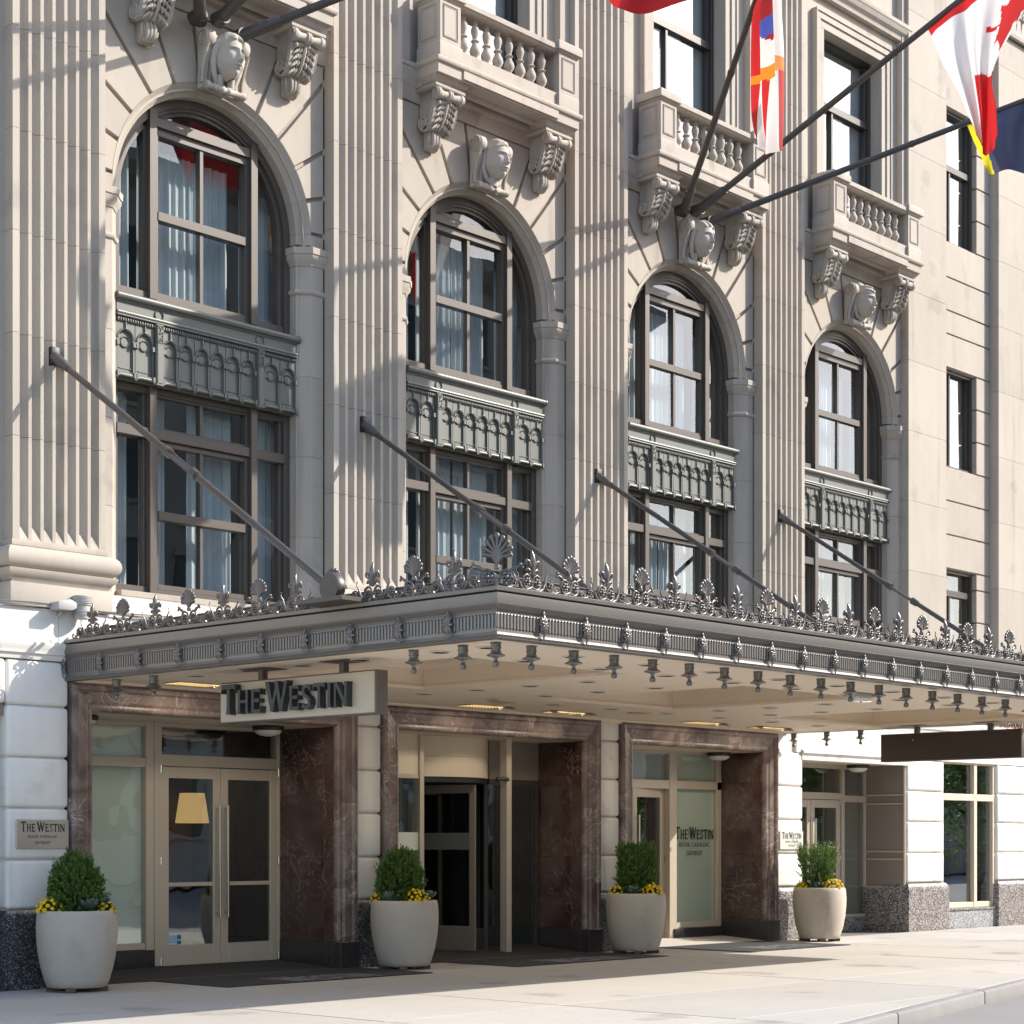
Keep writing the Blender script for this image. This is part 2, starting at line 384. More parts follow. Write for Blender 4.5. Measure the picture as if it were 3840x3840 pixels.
# floor slabs and back wall that close the rooms behind the glass
rm = MB(); rm.box(-9, 30, 4.0, 4.2, 0, 18); rm.box(-9, 30, .5, 4.0, 3.25, 3.6); rm.box(-9, 30, .62, 4.0, 7.05, 7.6); rm.box(-9, 30, .62, 4, 11.3, 11.9); rm.box(-9, 30, .7, 4, 15.6, 16); rm.box(-9, 30, .6, 4, 17.8, 18.1)
for xx in [-9, 30]+[p for p in PIL]: rm.box(xx-.1, xx+.1, .91, 4, 3.6, 18)
part('room_interior', rm, ROOM)
rf = MB().box(-9, 30, -.05, 4.2, 18.1, 18.4); part('roof', rf, LIME)

# pilasters: fluted drums
def fluted(z0, z1):
    w, d = .60, .18; pitch = .153; fl = .112; pts = [(-w, 0), (-w, -d)]
    x = -3.5*pitch+(pitch-fl)/2
    for i in range(7):
        a = x+i*pitch
        pts += [(a+fl/2-fl/2*cos(pi*j/8), -d+.060*sin(pi*j/8)**.75) for j in range(9)]
    pts += [(w, -d), (w, 0)]
    return MB().prism(pts, 'z', z0, z1)
DR = []
zs = [4.905, 6.02, 7.14, 8.25, 9.36, 10.47, 11.58, 12.69, 13.8, 14.9, 16.0, 17.1, 18.0]
for a, b in zip(zs, zs[1:]): DR.append(fluted(a+.002, b-.0025).mesh('drum', LIME, ang=28))
wed = MB()
for i in range(7):
    a = -3.5*.153+.0225+i*.153
    wed.prism([(-.181, 4.90), (-.116, 4.90), (-.116, 5.05), (-.128, 5.04)], 'x', a+.001, a+.107)
wed = wed.mesh('flute_stop', LIME, smooth=False)
bs = MB(); path = [(-.6, .0), (-.6, -.18), (.6, -.18), (.6, .0)]
bs.sweep(path, [(-.2, 4.83), (.02, 4.83), (.025, 4.86), (.015, 4.90), (0, 4.905), (-.2, 4.905)])
tor = [(.02+.115*cos(t), 4.70+.125*sin(t)) for t in [-pi/2+pi*i/10 for i in range(11)]]
bs.sweep(path, [(-.2, 4.575)]+tor+[(-.2, 4.825)])
bs.sweep(path, [(-.2, 4.43), (.02, 4.43), (.03, 4.45), (.055, 4.49), (.10, 4.535), (.105, 4.575), (-.2, 4.572)])
bs = bs.mesh('pilaster_base', LIME, ang=40)
pl = MB(); pl.box(-.66, .66, -.235, .02, 4.18, 4.43); pl = pl.mesh('plinth', LIME, bevel=.006)
recess = MB()
recess.sweep([(-.5, -.236), (.5, -.236)], [(0, 4.235), (.008, 4.24), (.008, 4.385), (0, 4.39)])
for px in PIL:
    pe = tag(empty('pilaster', (px, 0, 4.2), 0, HOTEL))
    for me in DR: put(me, 'drum', pe, (0, 0, -4.2))
    put(wed, 'flute_stop', pe, (0, 0, -4.2)); put(bs, 'pilaster_base', pe, (0, 0, -4.2)); put(pl, 'plinth', pe, (0, 0, -4.2))
# jamb stones, imposts, arch ring, voussoirs
jp = [(1.745, 0), (1.50, 0), (1.385, .115), (1.362, .13), (1.362, .32), (1.745, .32)]
JM = {}
jz = [4.44, 5.45, 6.46, 7.47, 8.5]
for s in (-1, 1):
    for i in range(4):
        JM[s, i] = MB().prism([(s*a, b) for a, b in jp], 'z', jz[i]+.0015, jz[i+1]-.0015).mesh('jamb_stone', LIME, bevel=.002, seg=1, ang=12)
def impost(s):
    m = MB(); path = [(1.745, .0), (1.50, .0), (1.385, .115), (1.362, .13), (1.362, .30)]
    if s > 0: path = path[::-1]
    path = [(s*a, b) for a, b in path]
    if s < 0: pass
    m.sweep(path, [(-.3, 8.5), (.0, 8.5), (.022, 8.515), (.03, 8.54), (.022, 8.565), (0, 8.575), (0, 8.86), (.012, 8.865), (.02, 8.90), (.055, 8.945), (.06, 9.0), (.072, 9.005), (.075, 9.085), (-.3, 9.085)])
    return m.mesh('impost', LIME, ang=40)
IM = {s: impost(s) for s in (-1, 1)}
ang = [3.5, 19, 34.5, 50, 65.5, 81, 99, 114.5, 130, 145.5, 161, 176.5]
ap = [(RA, .0), (1.385, .115), (1.362, .13), (1.362, .32), (RA, .32)]
AS = [MB().arc(ap, 0, ZC, radians(a+.06), radians(b-.06), 6).mesh('arch_stone', LIME, ang=15) for a, b in zip([-1.9]+ang, ang+[181.9])]
def vous(a0, a1):
    g = .025; X1, ZT = 1.742, 11.43-ZC
    def pt(r, a, side): return r, a+side*asin(g/r)
    A0, A1 = radians(a0), radians(a1); pts = []
    s0 = asin(g/RA) if a0 > 0 else 0; s1 = asin(g/RA) if a1 < 180 else 0
    inner = [(RA*cos(t), RA*sin(t)) for t in [A0+s0+(A1-A0-s0-s1)*i/6 for i in range(7)]]
    def hit(a, off):
        # ray parallel to direction a offset sideways
        d = Vector((cos(a), sin(a))); n = Vector((-d.y, d.x))*off; best = 9
        if abs(d.x) > 1e-6: t = ((X1 if d.x > 0 else -X1)-n.x)/d.x; best = min(best, t)
        if d.y > 1e-6: t = (ZT-n.y)/d.y; best = min(best, t)
        p = d*best+n; return (p.x, p.y)
    o0, o1 = hit(A0, g if a0 > 0 else 0), hit(A1, -g if a1 < 180 else 0)
    outer = [o1]
    for cx in (1, -1):
        ca = atan2(ZT, cx*X1)
        if atan2(o0[1], o0[0]) < ca < atan2(o1[1], o1[0]): outer.append((cx*X1, ZT))
    outer.append(o0)
    pts = inner+outer
    return MB().prism([(x, z+ZC) for x, z in pts], 'y', 0.0, .08).mesh('voussoir', LIME, bevel=.007, seg=1)
VS = [vous(a, b) for a, b in zip(ang, ang[1:])]
spr = {s: MB().prism([(s*x, z) for x, z in ((1.50, 9.088), (1.742, 9.088), (1.742, 9.252), (1.498, 9.252))], 'y', 0, .06).mesh('springer', LIME, bevel=.006, seg=1) for s in (-1, 1)}
sc = MB(); scp = [(0, 11.44), (.02, 11.44), (.05, 11.50), (.055, 11.56), (.06, 11.60), (.085, 11.64), (.09, 11.69), (.11, 11.84), (.13, 11.85), (.135, 11.90), (.1, 11.92), (-.04, 11.92), (-.04, 11.44)]
sc.sweep([(-1.742, 0), (1.742, 0)], scp); SCM = sc.mesh('string_course', LIME, ang=30)
sl = MB(); sl.box(-1.38, 1.38, -.0, .2, 4.44, 4.51); sl.sweep([(-1.742, 0), (1.742, 0)], [(-.1, 4.16), (.02, 4.16), (.035, 4.19), (.035, 4.24), (0, 4.26), (0, 4.438), (-.1, 4.438)])
SLM = sl.mesh('window_sill', LIME, bevel=.004, seg=1)
for b in BC:
    for k, me in JM.items(): put(me, 'jamb_stone', HOTEL, (b, 0, 0))
    for s in (-1, 1): put(IM[s], 'impost', HOTEL, (b, 0, 0)); put(spr[s], 'springer', HOTEL, (b, 0, 0))
    for me in AS: put(me, 'arch_stone', HOTEL, (b, 0, 0))
    for me in VS: put(me, 'voussoir', HOTEL, (b, 0, 0))
    put(SCM, 'string_course', HOTEL, (b, 0, 0)); put(SLM, 'window_sill', HOTEL, (b, 0, 0))

# ------------------------------------------------------------------ arched windows
def frame_lower():
    m = MB(); y0, y1 = .215, .40
    for s in (-1, 1):
        m.box(s*.765-.05, s*.765+.05, y0, y1, 4.515, 6.98)
        a, c = sorted((s*1.27, s*1.36)); m.box(a, c, y0+.03, y1, 4.515, 6.98)
        a, c = sorted((s*.815, s*1.27)); m.box(a, c, y0+.02, y1, 6.37, 6.49); m.box(a, c, y0+.05, y1, 4.52, 4.62); m.box(a, c, y0+.05, y1, 6.90, 6.98)
        a, c = sorted((s*.815, s*.855)); m.box(a, c, .30, .39, 4.62, 6.90)
        a, c = sorted((s*1.22, s*1.27)); m.box(a, c, .29, .39, 4.62, 6.90)
    m.box(-.715, .715, y0+.02, y1, 6.375, 6.49); m.box(-.715, .715, y0+.05, y1, 4.52, 4.60); m.box(-.715, .715, y0+.05, y1, 6.92, 6.98)
    for s in (-1, 1):
        a, c = sorted((s*.66, s*.715)); m.box(a, c, .27, .39, 4.60, 6.37); a, c = sorted((s*.68, s*.715)); m.box(a, c, .28, .39, 6.49, 6.92)
    m.box(-.66, .66, .26, .39, 5.43, 5.535); m.box(-.66, .66, .275, .39, 4.60, 4.665); m.box(-.66, .66, .275, .39, 6.31, 6.37)
    m.box(-.68, .68, .285, .39, 6.49, 6.525); m.box(-.68, .68, .285, .39, 6.89, 6.92)
    for z0, z1 in ((4.665, 5.43), (5.535, 6.31), (6.525, 6.89)): m.box(-.024, .024, .29, .375, z0, z1)
    return m
def frame_upper():
    m = MB(); y0, y1 = .215, .40
    for s in (-1, 1):
        zt = ZC+sqrt(1.36**2-.765**2)-.03
        m.box(s*.765-.05, s*.765+.05, y0, y1, 8.02, zt)
        a, c = sorted((s*1.27, s*1.36)); m.box(a, c, y0+.03, y1, 8.02, 9.18)
        a, c = sorted((s*.815, s*.855)); m.box(a, c, .30, .39, 8.10, 10.06)
        a, c = sorted((s*.815, s*1.27)); m.box(a, c, y0+.05, y1, 8.02, 8.10)
        a, c = sorted((s*1.20, s*1.27)); m.box(a, c, .29, .39, 8.10, 9.18)
        m.arc([(1.20, .29), (1.27, .29), (1.27, .39), (1.20, .39)], 0, ZC, 0 if s > 0 else pi-radians(46), radians(46) if s > 0 else pi, 10)
    m.arc([(1.265, y0+.03), (1.36, y0+.03), (1.36, y1), (1.265, y1)], 0, ZC, 0, pi, 32)
    m.arc([(1.18, .285), (1.27, .285), (1.27, .395), (1.18, .395)], 0, ZC, radians(54), radians(126), 14)
    m.arc([(1.225, y0+.045), (1.275, y0+.045), (1.275, .33), (1.225, .33)], 0, ZC, radians(53), radians(127), 14)
    m.box(-.715, .715, y0+.02, y1, 10.08, 10.185); m.box(-.715, .715, y0+.05, y1, 8.02, 8.08)
    for s in (-1, 1):
        a, c = sorted((s*.66, s*.715)); m.box(a, c, .27, .39, 8.08, 10.08)
    m.box(-.66, .66, .26, .39, 8.985, 9.085); m.box(-.66, .66, .275, .39, 8.08, 8.125); m.box(-.66, .66, .275, .39, 9.99, 10.08)
    m.box(-.70, .70, .285, .39, 10.185, 10.22)
    for z0, z1 in ((8.125, 8.985), (9.085, 9.99)): m.box(-.024, .024, .29, .375, z0, z1)
    return m
FL = frame_lower().mesh('window_frame', BRONZE, bevel=.005, seg=1, ang=25); FU = frame_upper().mesh('window_frame', BRONZE, ang=25)
def rect_pane(x0, x1, z0, z1, y=.335):
    return [(x0, z0), (x1, z0), (x1, z1), (x0, z1)], y
PAN = []
for s in (0, 1):
    x0, x1 = (-.66, -.024) if s == 0 else (.024, .66)
    for z0, z1, y in ((4.665, 5.43, .315), (5.535, 6.31, .345), (8.125, 8.985, .315), (9.085, 9.99, .345)): PAN.append(([(x0, z0), (x1, z0), (x1, z1), (x0, z1)], y))
    x0, x1 = (-.68, -.024) if s == 0 else (.024, .68)
    PAN.append(([(x0, 6.525), (x1, 6.525), (x1, 6.89), (x0, 6.89)], .335))
    q = -1 if s == 0 else 1
    for z0, z1 in ((4.62, 6.37), (6.49, 6.90)): PAN.append(([(q*.855, z0), (q*1.22, z0), (q*1.22, z1), (q*.855, z1)], .345))
    PAN.append(([(q*.855, 8.10), (q*1.2, 8.10)]+[(q*1.2*cos(t), ZC+1.2*sin(t)) for t in [radians(44.6)*i/8 for i in range(9)]], .345))
PAN.append(([(-.70, 10.22), (.70, 10.22)]+[(1.18*cos(t), ZC+1.18*sin(t)) for t in [radians(54.2)+radians(71.6)*i/12 for i in range(13)]], .34))
def curtain(x0, x1, z0, z1, n, amp, seed, y=.62):
    R = random.Random(seed); ph = [R.uniform(0, 6) for _ in range(4)]
    return MB().grid(lambda u, v: (x0+(x1-x0)*u, y+amp*(sin(u*n*6.28+ph[0])+.5*sin(u*n*13.1+ph[1])+.4*sin(u*n*2.7+ph[2]))*(1.0-.25*v), z0+(z1-z0)*v), int(n*14), 3)
for bi, b in enumerate(BC):
    w = tag(empty('arched_window', (b, .3, 4.5), 0, HOTEL)); o = (0, -.3, -4.5)
    put(FL, 'window_frame', w, o); put(FU, 'window_frame', w, o)
    for poly, y in PAN:
        me = MB().add([(x, y, z) for x, z in poly], [tuple(range(len(poly)))]).mesh('pane', WGL, smooth=False, fix=False)
        cx = sum(p[0] for p in poly)/len(poly); cz = sum(p[1] for p in poly)/len(poly)
        for v in me.vertices: v.co.x -= cx; v.co.z -= cz; v.co.y -= y
        put(me, 'pane', w, (cx, y-.3, cz-4.5), (random.uniform(-.006, .006), 0, random.uniform(-.006, .006)))
    R = random.Random(40+bi)
    cs = [(-.70, -.32 if bi == 0 else -.05, 4.5, 6.95, 5), (.02, .72, 4.5, 6.95, 5), (-.72, .0, 8, 9.95, 6), (-.01, .66, 8, 9.95, 6), (-1.36, -.85, 4.5, 6.95, 3), (.85, 1.36, 4.5, 6.95, 3), (-1.36, -.85, 8, 9.8, 3), (.85, 1.36, 8, 9.8, 3)]
    for k, (x0, x1, z0, z1, n) in enumerate(cs):
        me = curtain(x0, x1, z0, z1, n, .022, bi*10+k).mesh('curtain', CURT, ang=180, fix=False); put(me, 'curtain', w, o)
# ------------------------------------------------------------------ spandrel panels
def arcade_unit(w):
    m = MB(); h = w/2; za, zt = 7.36, 7.63; r = h-.028
    m.box(-h, h, .150, .17, 7.0, zt)
    n = 12; fr = [(-h, 7.05), (-h, zt), (h, zt), (h, 7.05), (h-.022, 7.05), (h-.022, za)]+[(r*cos(t)+0, za+.08+r*1.0*sin(t)) for t in [pi*i/n for i in range(n+1)]]+[(-h+.022, za), (-h+.022, 7.05)]
    m.prism(fr, 'y', .126, .151)
    m.arc([(r-.004, .120), (r+.012, .112), (r+.020, .128), (r-.004, .128)], 0, za+.08, 0, pi, 12)
    m.arc([(.052, .140), (.060, .132), (.066, .140), (.066, .151), (.052, .151)], 0, za+.045, 0, 2*pi, 18, False)
    m.arc([(.0, .143), (.048, .143), (.048, .151), (.0, .151)], 0, za+.045, 0, 2*pi, 16, False)
    for s in (-1, 1):
        m.box(min(s*(h-.042), s*(h-.036)), max(s*(h-.042), s*(h-.036)), .143, .151, 7.115, za+.03)
        m.sphere((s*(h-.05), .145, 7.10), .010, 6, 4)
    m.box(-h+.065, h-.065, .143, .151, 7.095, 7.101)
    m.box(-h, -h+.034, .098, .13, za-.005, za+.05); m.box(h-.034, h, .098, .13, za-.005, za+.05)
    m.box(-h-.001, h+.001, .112, .16, 7.035, 7.05); m.lathe([(.018, -h+.03), (.018, h-.03)], 8, (0, .118, 7.018), 'x')
    m.box(-h, -h+.03, .09, .15, 6.995, 7.055); m.box(h-.03, h, .09, .15, 6.995, 7.055)
    m.sphere((-h, .11, 6.985), .016, 6, 4); m.sphere((h, .11, 6.985), .016, 6, 4)
    m.box(-.006, .006, .105, .12, za+.08+r, zt); m.sphere((0, .108, za+.09+r), (.02, .012, .012), 6, 4)
    return m
AU6 = arcade_unit(.2275).mesh('arcade_niche', GREEN, ang=30); AU2 = arcade_unit(.262).mesh('arcade_niche', GREEN, ang=30)
def panel_frame():
    m = MB(); m.box(-1.36, 1.36, .165, .22, 6.98, 7.97)
    m.lathe([(.040, -1.375), (.040, 1.375)], 14, (0, .09, 7.925), 'x'); m.lathe([(.046, 1.36), (.046, 1.39)], 12, (0, .09, 7.925), 'x')
    m.box(-1.36, 1.36, .10, .2, 7.865, 7.89); m.box(-1.36, 1.36, .115, .2, 7.755, 7.87); m.lathe([(.022, -1.36), (.022, 1.36)], 10, (0, .105, 7.735), 'x'); m.lathe([(.012, -1.36), (.012, 1.36)], 8, (0, .105, 7.705), 'x')
    m.box(-1.36, 1.36, .115, .2, 7.69, 7.72)
    for s in (-1, 1): m.arc([(.052, .108), (.060, .098), (.068, .108), (.068, .118), (.052, .118)], s*.765, 7.80, 0, 2*pi, 22, False)
    return m
PF = panel_frame().mesh('panel_frame', GREEN, ang=35)
pr = MB(); pr.box(-.05, .05, .085, .17, 6.975, 7.69); pr.box(-.038, .038, .078, .09, 7.0, 7.46)
pr.box(-.042, -.034, .076, .09, 7.47, 7.68); pr.box(.034, .042, .076, .09, 7.47, 7.68); pr.box(-.042, .042, .076, .09, 7.47, 7.48); pr.box(-.042, .042, .076, .09, 7.67, 7.68)
Rr = random.Random(3)
for i in range(26): pr.sphere((Rr.uniform(-.026, .026), .083, 7.49+.17*i/25), (Rr.uniform(.008, .014), .012, Rr.uniform(.006, .014)), 6, 4)
PR = pr.mesh('pier', GREEN, ang=30)
bd = MB(); n = 0; xx = -1.34
while xx < 1.345:
    if abs(abs(xx)-.765) > .055: bd.sphere((xx, .115, 7.655), (.012, .02, .026), 6, 4)
    xx += .034
BD = bd.mesh('bead_moulding', GREEN)
for b in BC:
    p = tag(empty('spandrel_panel', (b, .15, 7.0), 0, HOTEL)); o = (0, -.15, -7.0)
    put(PF, 'panel_frame', p, o); tag(put(BD, 'bead_moulding', p, o), kind='stuff')
    for s in (-1, 1): put(PR, 'pier', p, (s*.765, -.15, -7))
    for i in range(6): put(AU6, 'arcade_niche', p, ((i-2.5)*.2375, -.15, -7))
    for s in (-1, 1):
        for i in range(2): put(AU2, 'arcade_niche', p, (s*(.96+.272*i), -.15, -7))
# ------------------------------------------------------------------ consoles, keystone heads
def spiral(m, x, cy, cz, r, turns, th, start, sgn, dx):
    pts = []; rs = []
    for i in range(int(turns*14)+1):
        a = start+sgn*2*pi*i/14; q = r*(1-.78*i/(turns*14))
        pts.append((x, cy+q*cos(a), cz+q*sin(a))); rs.append(th*(1-.6*i/(turns*14)))
    m.tube(pts, rs, 5)
def leaf_strip(m, pts, w, n=5, curl=.02):
    # ribbed acanthus leaf along a curve (x offset, y, z) with lobed sides
    k = len(pts)
    for s in (-1, 1):
        for i in range(1, k-1):
            x, y, z = pts[i]; t = i/(k-1); ww = w*(.5+.5*sin(pi*min(1, t*1.1)))
            m.tube([(x, y-.004, z), (x+s*ww*.5, y-.018, z+.012), (x+s*ww, y-.004, z-.012), (x+s*ww*1.05, y+.006, z-.03)], [.010, .014, .012, .004], 5)
    m.tube([(x, y-.012, z) for x, y, z in pts], [.014]*(k-1)+[.006], 6)
cn = MB(); hw = .205
def band(m, pts, w, x0, x1):
    # flat ribbon of width w following a curve in the y-z plane, extruded sideways
    k = len(pts); L = []; Rr_ = []
    for i, (y, z) in enumerate(pts):
        p, q = pts[max(0, i-1)], pts[min(k-1, i+1)]; d = Vector((q[0]-p[0], q[1]-p[1])).normalized(); n = Vector((-d.y, d.x))
        L.append((y+n.x*w[i]/2, z+n.y*w[i]/2)); Rr_.append((y-n.x*w[i]/2, z-n.y*w[i]/2))
    for i in range(k-1): m.prism([L[i], L[i+1], Rr_[i+1], Rr_[i]], 'x', x0, x1)
body = [(0, .57), (-.31, .57), (-.37, .52), (-.36, .45), (-.30, .40), (-.265, .32), (-.24, .22), (-.20, .13), (-.14, .085), (0, .09)]
cn.prism(body, 'x', -(hw-.04), hw-.04)
S_ = [(-.365, .545), (-.325, .50), (-.305, .43), (-.29, .35), (-.268, .26), (-.232, .175), (-.175, .115), (-.11, .09)]
for s in (-1, 1):
    x0, x1 = sorted((s*(hw-.045), s*hw)); band(cn, S_, [.06, .075, .075, .07, .07, .075, .08, .07], x0, x1)
    cn.lathe([(0, x0), (.092, x0), (.092, x1), (0, x1)], 20, (0, -.105, .165), 'x', False)
    x = s*(hw+.004)
    spiral(cn, x+s*.04, -.375, .497, .066, 2, .013, pi*.5, 1, 0); spiral(cn, x, -.105, .165, .085, 2.2, .016, -pi/2, 1, 0)
    cn.tube([(x, y, z) for y, z in S_[1:-1]], .013, 6)
    cn.tube([(x, y-.03, z-.012) for y, z in S_[2:-1]], .008, 5)
    cn.tube([(s*(hw-.038), -.22, .50), (s*(hw-.038), -.16, .42), (s*(hw-.038), -.14, .33)], .014, 6)
roll = [(0, -hw-.04), (.066, -hw-.04), (.080, -hw-.028), (.080, -hw+.015), (.070, -hw+.02), (.068, -hw+.03)]
bol = roll+[(.050, -.10), (.060, -.035), (.080, -.028), (.080, -.006), (.070, 0)]
bol = bol+[(r, -z) for r, z in bol[::-1]]
cn.lathe(bol, 18, (0, -.375, .497), 'x')
F_ = [(-.33, .425), (-.315, .36), (-.292, .29), (-.262, .215), (-.218, .14), (-.165, .092)]
cn.tube([(0, y-.02, z) for y, z in F_], [.024, .028, .026, .024, .02, .014], 8)
for s in (-1, 1):
    for i, (y, z) in enumerate(F_[:-1]):
        for w, dz, r in ((.060, .010, .021), (.115, -.004, .019), (.152, -.03, .014)):
            cn.tube([(s*w*.55, y-.004, z+.03), (s*w*.85, y-.022, z+dz), (s*(w+.01), y-.012, z+dz-.035), (s*(w+.006), y+.008, z+dz-.055)], [r*.6, r, r*.8, r*.3], 6)
    cn.tube([(s*.165, y, z) for y, z in F_], .013, 6)
for i in range(7): cn.sphere((-.15+.05*i, -.352, .428-.012*abs(i-3)), (.027, .028, .032), 7, 5)
cn.prism([(0, .1), (-.12, .09), (-.14, 0), (-.11, -.09), (-.06, -.13), (0, -.14)], 'x', -.095, .095)
for s in (-1, 0, 1):
    cn.tube([(s*.05, -.13, .085), (s*.055, -.155, .02), (s*.05, -.15, -.05), (s*.04, -.115, -.105), (s*.03, -.06, -.13)], [.02, .026, .026, .022, .01], 7)
    cn.tube([(s*.095, -.10, .07), (s*.11, -.115, .0), (s*.10, -.105, -.06), (s*.08, -.07, -.10)], [.016, .02, .02, .01], 6)
for i in range(5): cn.sphere((-.06+.03*i, -.09, -.118+.004*abs(i-2)), (.024, .03, .022), 6, 5)
CONS = cn.mesh('console', CARVE, ang=40)
def head_mesh(seed):
    R = random.Random(seed); ph = [R.uniform(0, 6.3) for _ in range(6)]; style = seed % 4
    def fn(u, v):
        th = radians(-112+224*u); z = -.25+.51*v        # chin -.25 .. crown .26
        t = (z+.25)/.51
        wid = .17*min(1, (max(0, t)/.30)**.55*.92+.06) if t < .3 else .17*sqrt(max(0, 1-((t-.52)/.50)**2))**.75 if t > .52 else .167+.003*(t-.3)/.22
        dep = .19*(.55+.45*min(1, t/.25)) if t < .5 else .19*sqrt(max(0, 1-((t-.5)/.52)**2))**.8
        x = wid*sin(th); y = -dep*cos(th)
        fx, fz = x/.17, z; d = 0
        fr = max(0, cos(th))**.5
        g = lambda cx, cz, sx, sz: exp(-((x-cx)/sx)**2-((fz-cz)/sz)**2)
        nz = max(0, min(1, (.055-fz)/.12)) if fz > -.075 else max(0, 1-(-.075-fz)/.022)
        if -.10 < fz < .06: d += .052*exp(-(x/(.016+.012*nz))**2)*(.25+.75*nz)
        d += .012*(g(-.022, -.072, .014, .014)+g(.022, -.072, .014, .014))
        d -= .030*(g(-.066, .030, .036, .024)+g(.066, .030, .036, .024))
        d += .017*(g(-.066, .026, .024, .014)+g(.066, .026, .024, .014))
        d += .013*(g(-.066, .062, .045, .012)+g(.066, .062, .045, .012)+g(0, .062, .03, .02)*.4)
        d -= .006*(g(-.066, .044, .03, .005)+g(.066, .044, .03, .005))
        d += .014*g(0, -.122, .036, .010)+.015*g(0, -.147, .030, .012)-.014*g(0, -.134, .040, .005)-.008*g(0, -.168, .03, .01)
        d += .018*g(0, -.205, .04, .03)+.008*(g(-.095, -.045, .04, .05)+g(.095, -.045, .04, .05))
        hl = .115+.03*cos(th*2.2) if style != 3 else .10
        edge = abs(th) > radians(78)
        if fz > hl or edge:
            k = min(1, max((fz-hl)/.02, (abs(th)-radians(78))/.15))
            if style == 0: wv = .012*sin(40*fz+9*abs(x)*6+ph[0])+.006*sin(60*x+ph[1])
            elif style == 1: wv = .013*sin(55*fz+30*abs(x)+ph[0])*sin(28*x+ph[2])+.008*sin(70*fz+ph[1])
            elif style == 2: wv = .011*sin(75*x+14*fz+ph[0])
            else: wv = .010*sin(90*(fz-.3*abs(x))+ph[0])
            d += k*(.022+wv)
        return (x*(1+d*1.2), y-d*(.35+.65*fr), z)
    m = MB().grid(fn, 84, 92)
    return m
def keystone(seed):
    m = MB()
    h = head_mesh(seed); h.xf(Matrix.Translation((.01, -.19, .05)) @ Matrix.Diagonal((1.04, 1.12, 1.08, 1))); m.add(h.v, h.f)
    m.prism([(0, .30), (-.16, .29), (-.20, .20), (-.16, .0), (-.10, -.2), (-.07, -.34), (0, -.34)], 'x', -.20, .20)
    if seed % 2 == 0:
        for s in (-1, 1):
            m.tube([(s*.13, -.22, .22), (s*.19, -.20, .10), (s*.20, -.17, -.04), (s*.17, -.15, -.16), (s*.13, -.14, -.27)], [.03, .04, .04, .035, .03], 8)
            m.tube([(s*.08, -.15, -.17), (s*.09, -.13, -.30)], [.05, .045], 8)
    else:
        m.lathe([(.075, -.30), (.085, -.22), (.08, -.15)], 12, (0, -.14, 0)); 
        for s in (-1, 1): m.tube([(s*.17, -.17, .1), (s*.18, -.14, -.08), (s*.12, -.15, -.22), (s*.03, -.17, -.27)], [.02, .03, .035, .02], 8)
        for i in range(7): m.box(-.13+.04*i-.016, -.13+.04*i+.016, -.16+.012*abs(i-3), -.1, -.31, -.255)
    if seed % 4 == 3:
        m.sphere((0, -.10, .30), (.12, .11, .11), 14, 10); m.arc([(.10, -.15), (.12, -.16), (.12, -.05), (.10, -.05)], 0, .22, 0, pi, 14)
    for s in (-1, 1):
        x = s*.255
        m.prism([(0, .31), (-.10, .32), (-.16, .26), (-.175, .16), (-.150, .05), (-.105, -.06), (-.075, -.16), (-.07, -.26), (-.09, -.34), (0, -.34)], 'x', x-.042, x+.042)
        m.lathe([(0, -.056), (.105, -.056), (.112, -.048), (.112, .048), (.105, .056), (0, .056)], 22, (x, -.13, .23), 'x', False)
        spiral(m, x+s*.060, -.13, .23, .092, 2.1, .019, pi/2, 1, 0)
        m.tube([(x+s*.046, -.215, .15), (x+s*.046, -.165, .05), (x+s*.046, -.12, -.06), (x+s*.046, -.09, -.17), (x+s*.046, -.09, -.29)], .018, 6)
        m.tube([(x+s*.046, -.15, .10), (x+s*.046, -.11, .0), (x+s*.046, -.07, -.10), (x+s*.046, -.05, -.2), (x+s*.046, -.05, -.29)], .012, 6)
    rl = [(0, -.29), (.045, -.29), (.05, -.27), (.045, -.24), (.036, -.22), (.045, -.15), (.036, -.08), (.048, -.07), (.048, -.03), (.038, -.02)]
    rl = rl+[(r, -z) for r, z in rl[::-1]]
    m.lathe(rl, 14, (0, -.145, -.325), 'x')
    for s in (-1, 1): spiral(m, s*.295, -.145, -.325, .042, 1.8, .008, pi/2, 1, 0)
    return m.mesh('carved_head', CARVE, ang=60)
for i, b in enumerate(BC): put(keystone(i), 'carved_head', HOTEL, (b-.03, -.055, 10.90))
# ------------------------------------------------------------------ balconies
bp = [(0.0, .02), (.034, .02), (.046, .05), (.046, .075), (.030, .09), (.034, .12), (.052, .19), (.060, .25), (.054, .32), (.038, .42), (.032, .465), (.044, .475), (.047, .50), (.044, .525), (.032, .535)]
bp = [((r*1.28 if r > .046 else r*1.12), z*.56) for r, z in bp]+[(r*.97, .56-z*.56*.98) for r, z in bp[::-1][2:]]
bm_ = MB(); bm_.lathe(bp, 18); bm_.box(-.055, .055, -.055, .055, -.005, .018); bm_.box(-.048, .048, -.048, .048, .545, .565)
BAL = bm_.mesh('baluster', LIME, ang=45)
slab = MB(); hwid = 1.452
slab.sweep([(-hwid, -.02), (-hwid, -.57), (hwid, -.57), (hwid, -.02)], [(-.55, 11.70), (-.045, 11.70), (-.04, 11.83), (-.01, 11.84), (.0, 11.87), (.0, 11.90), (-.02, 11.912), (-.55, 11.912)])
slab.box(-.95, .95, -.55, -.02, 11.72, 11.905)
slab.box(-1.38, 1.38, -.16, -.02, 11.6, 11.7)
slab.sweep([(-.86, -.24), (.86, -.24)], [(0, 11.64), (.03, 11.66), (.05, 11.70), (0, 11.72)])
SLAB = slab.mesh('balcony_slab', LIME, bevel=.004, seg=1, ang=30)
ab = MB(); q = .275
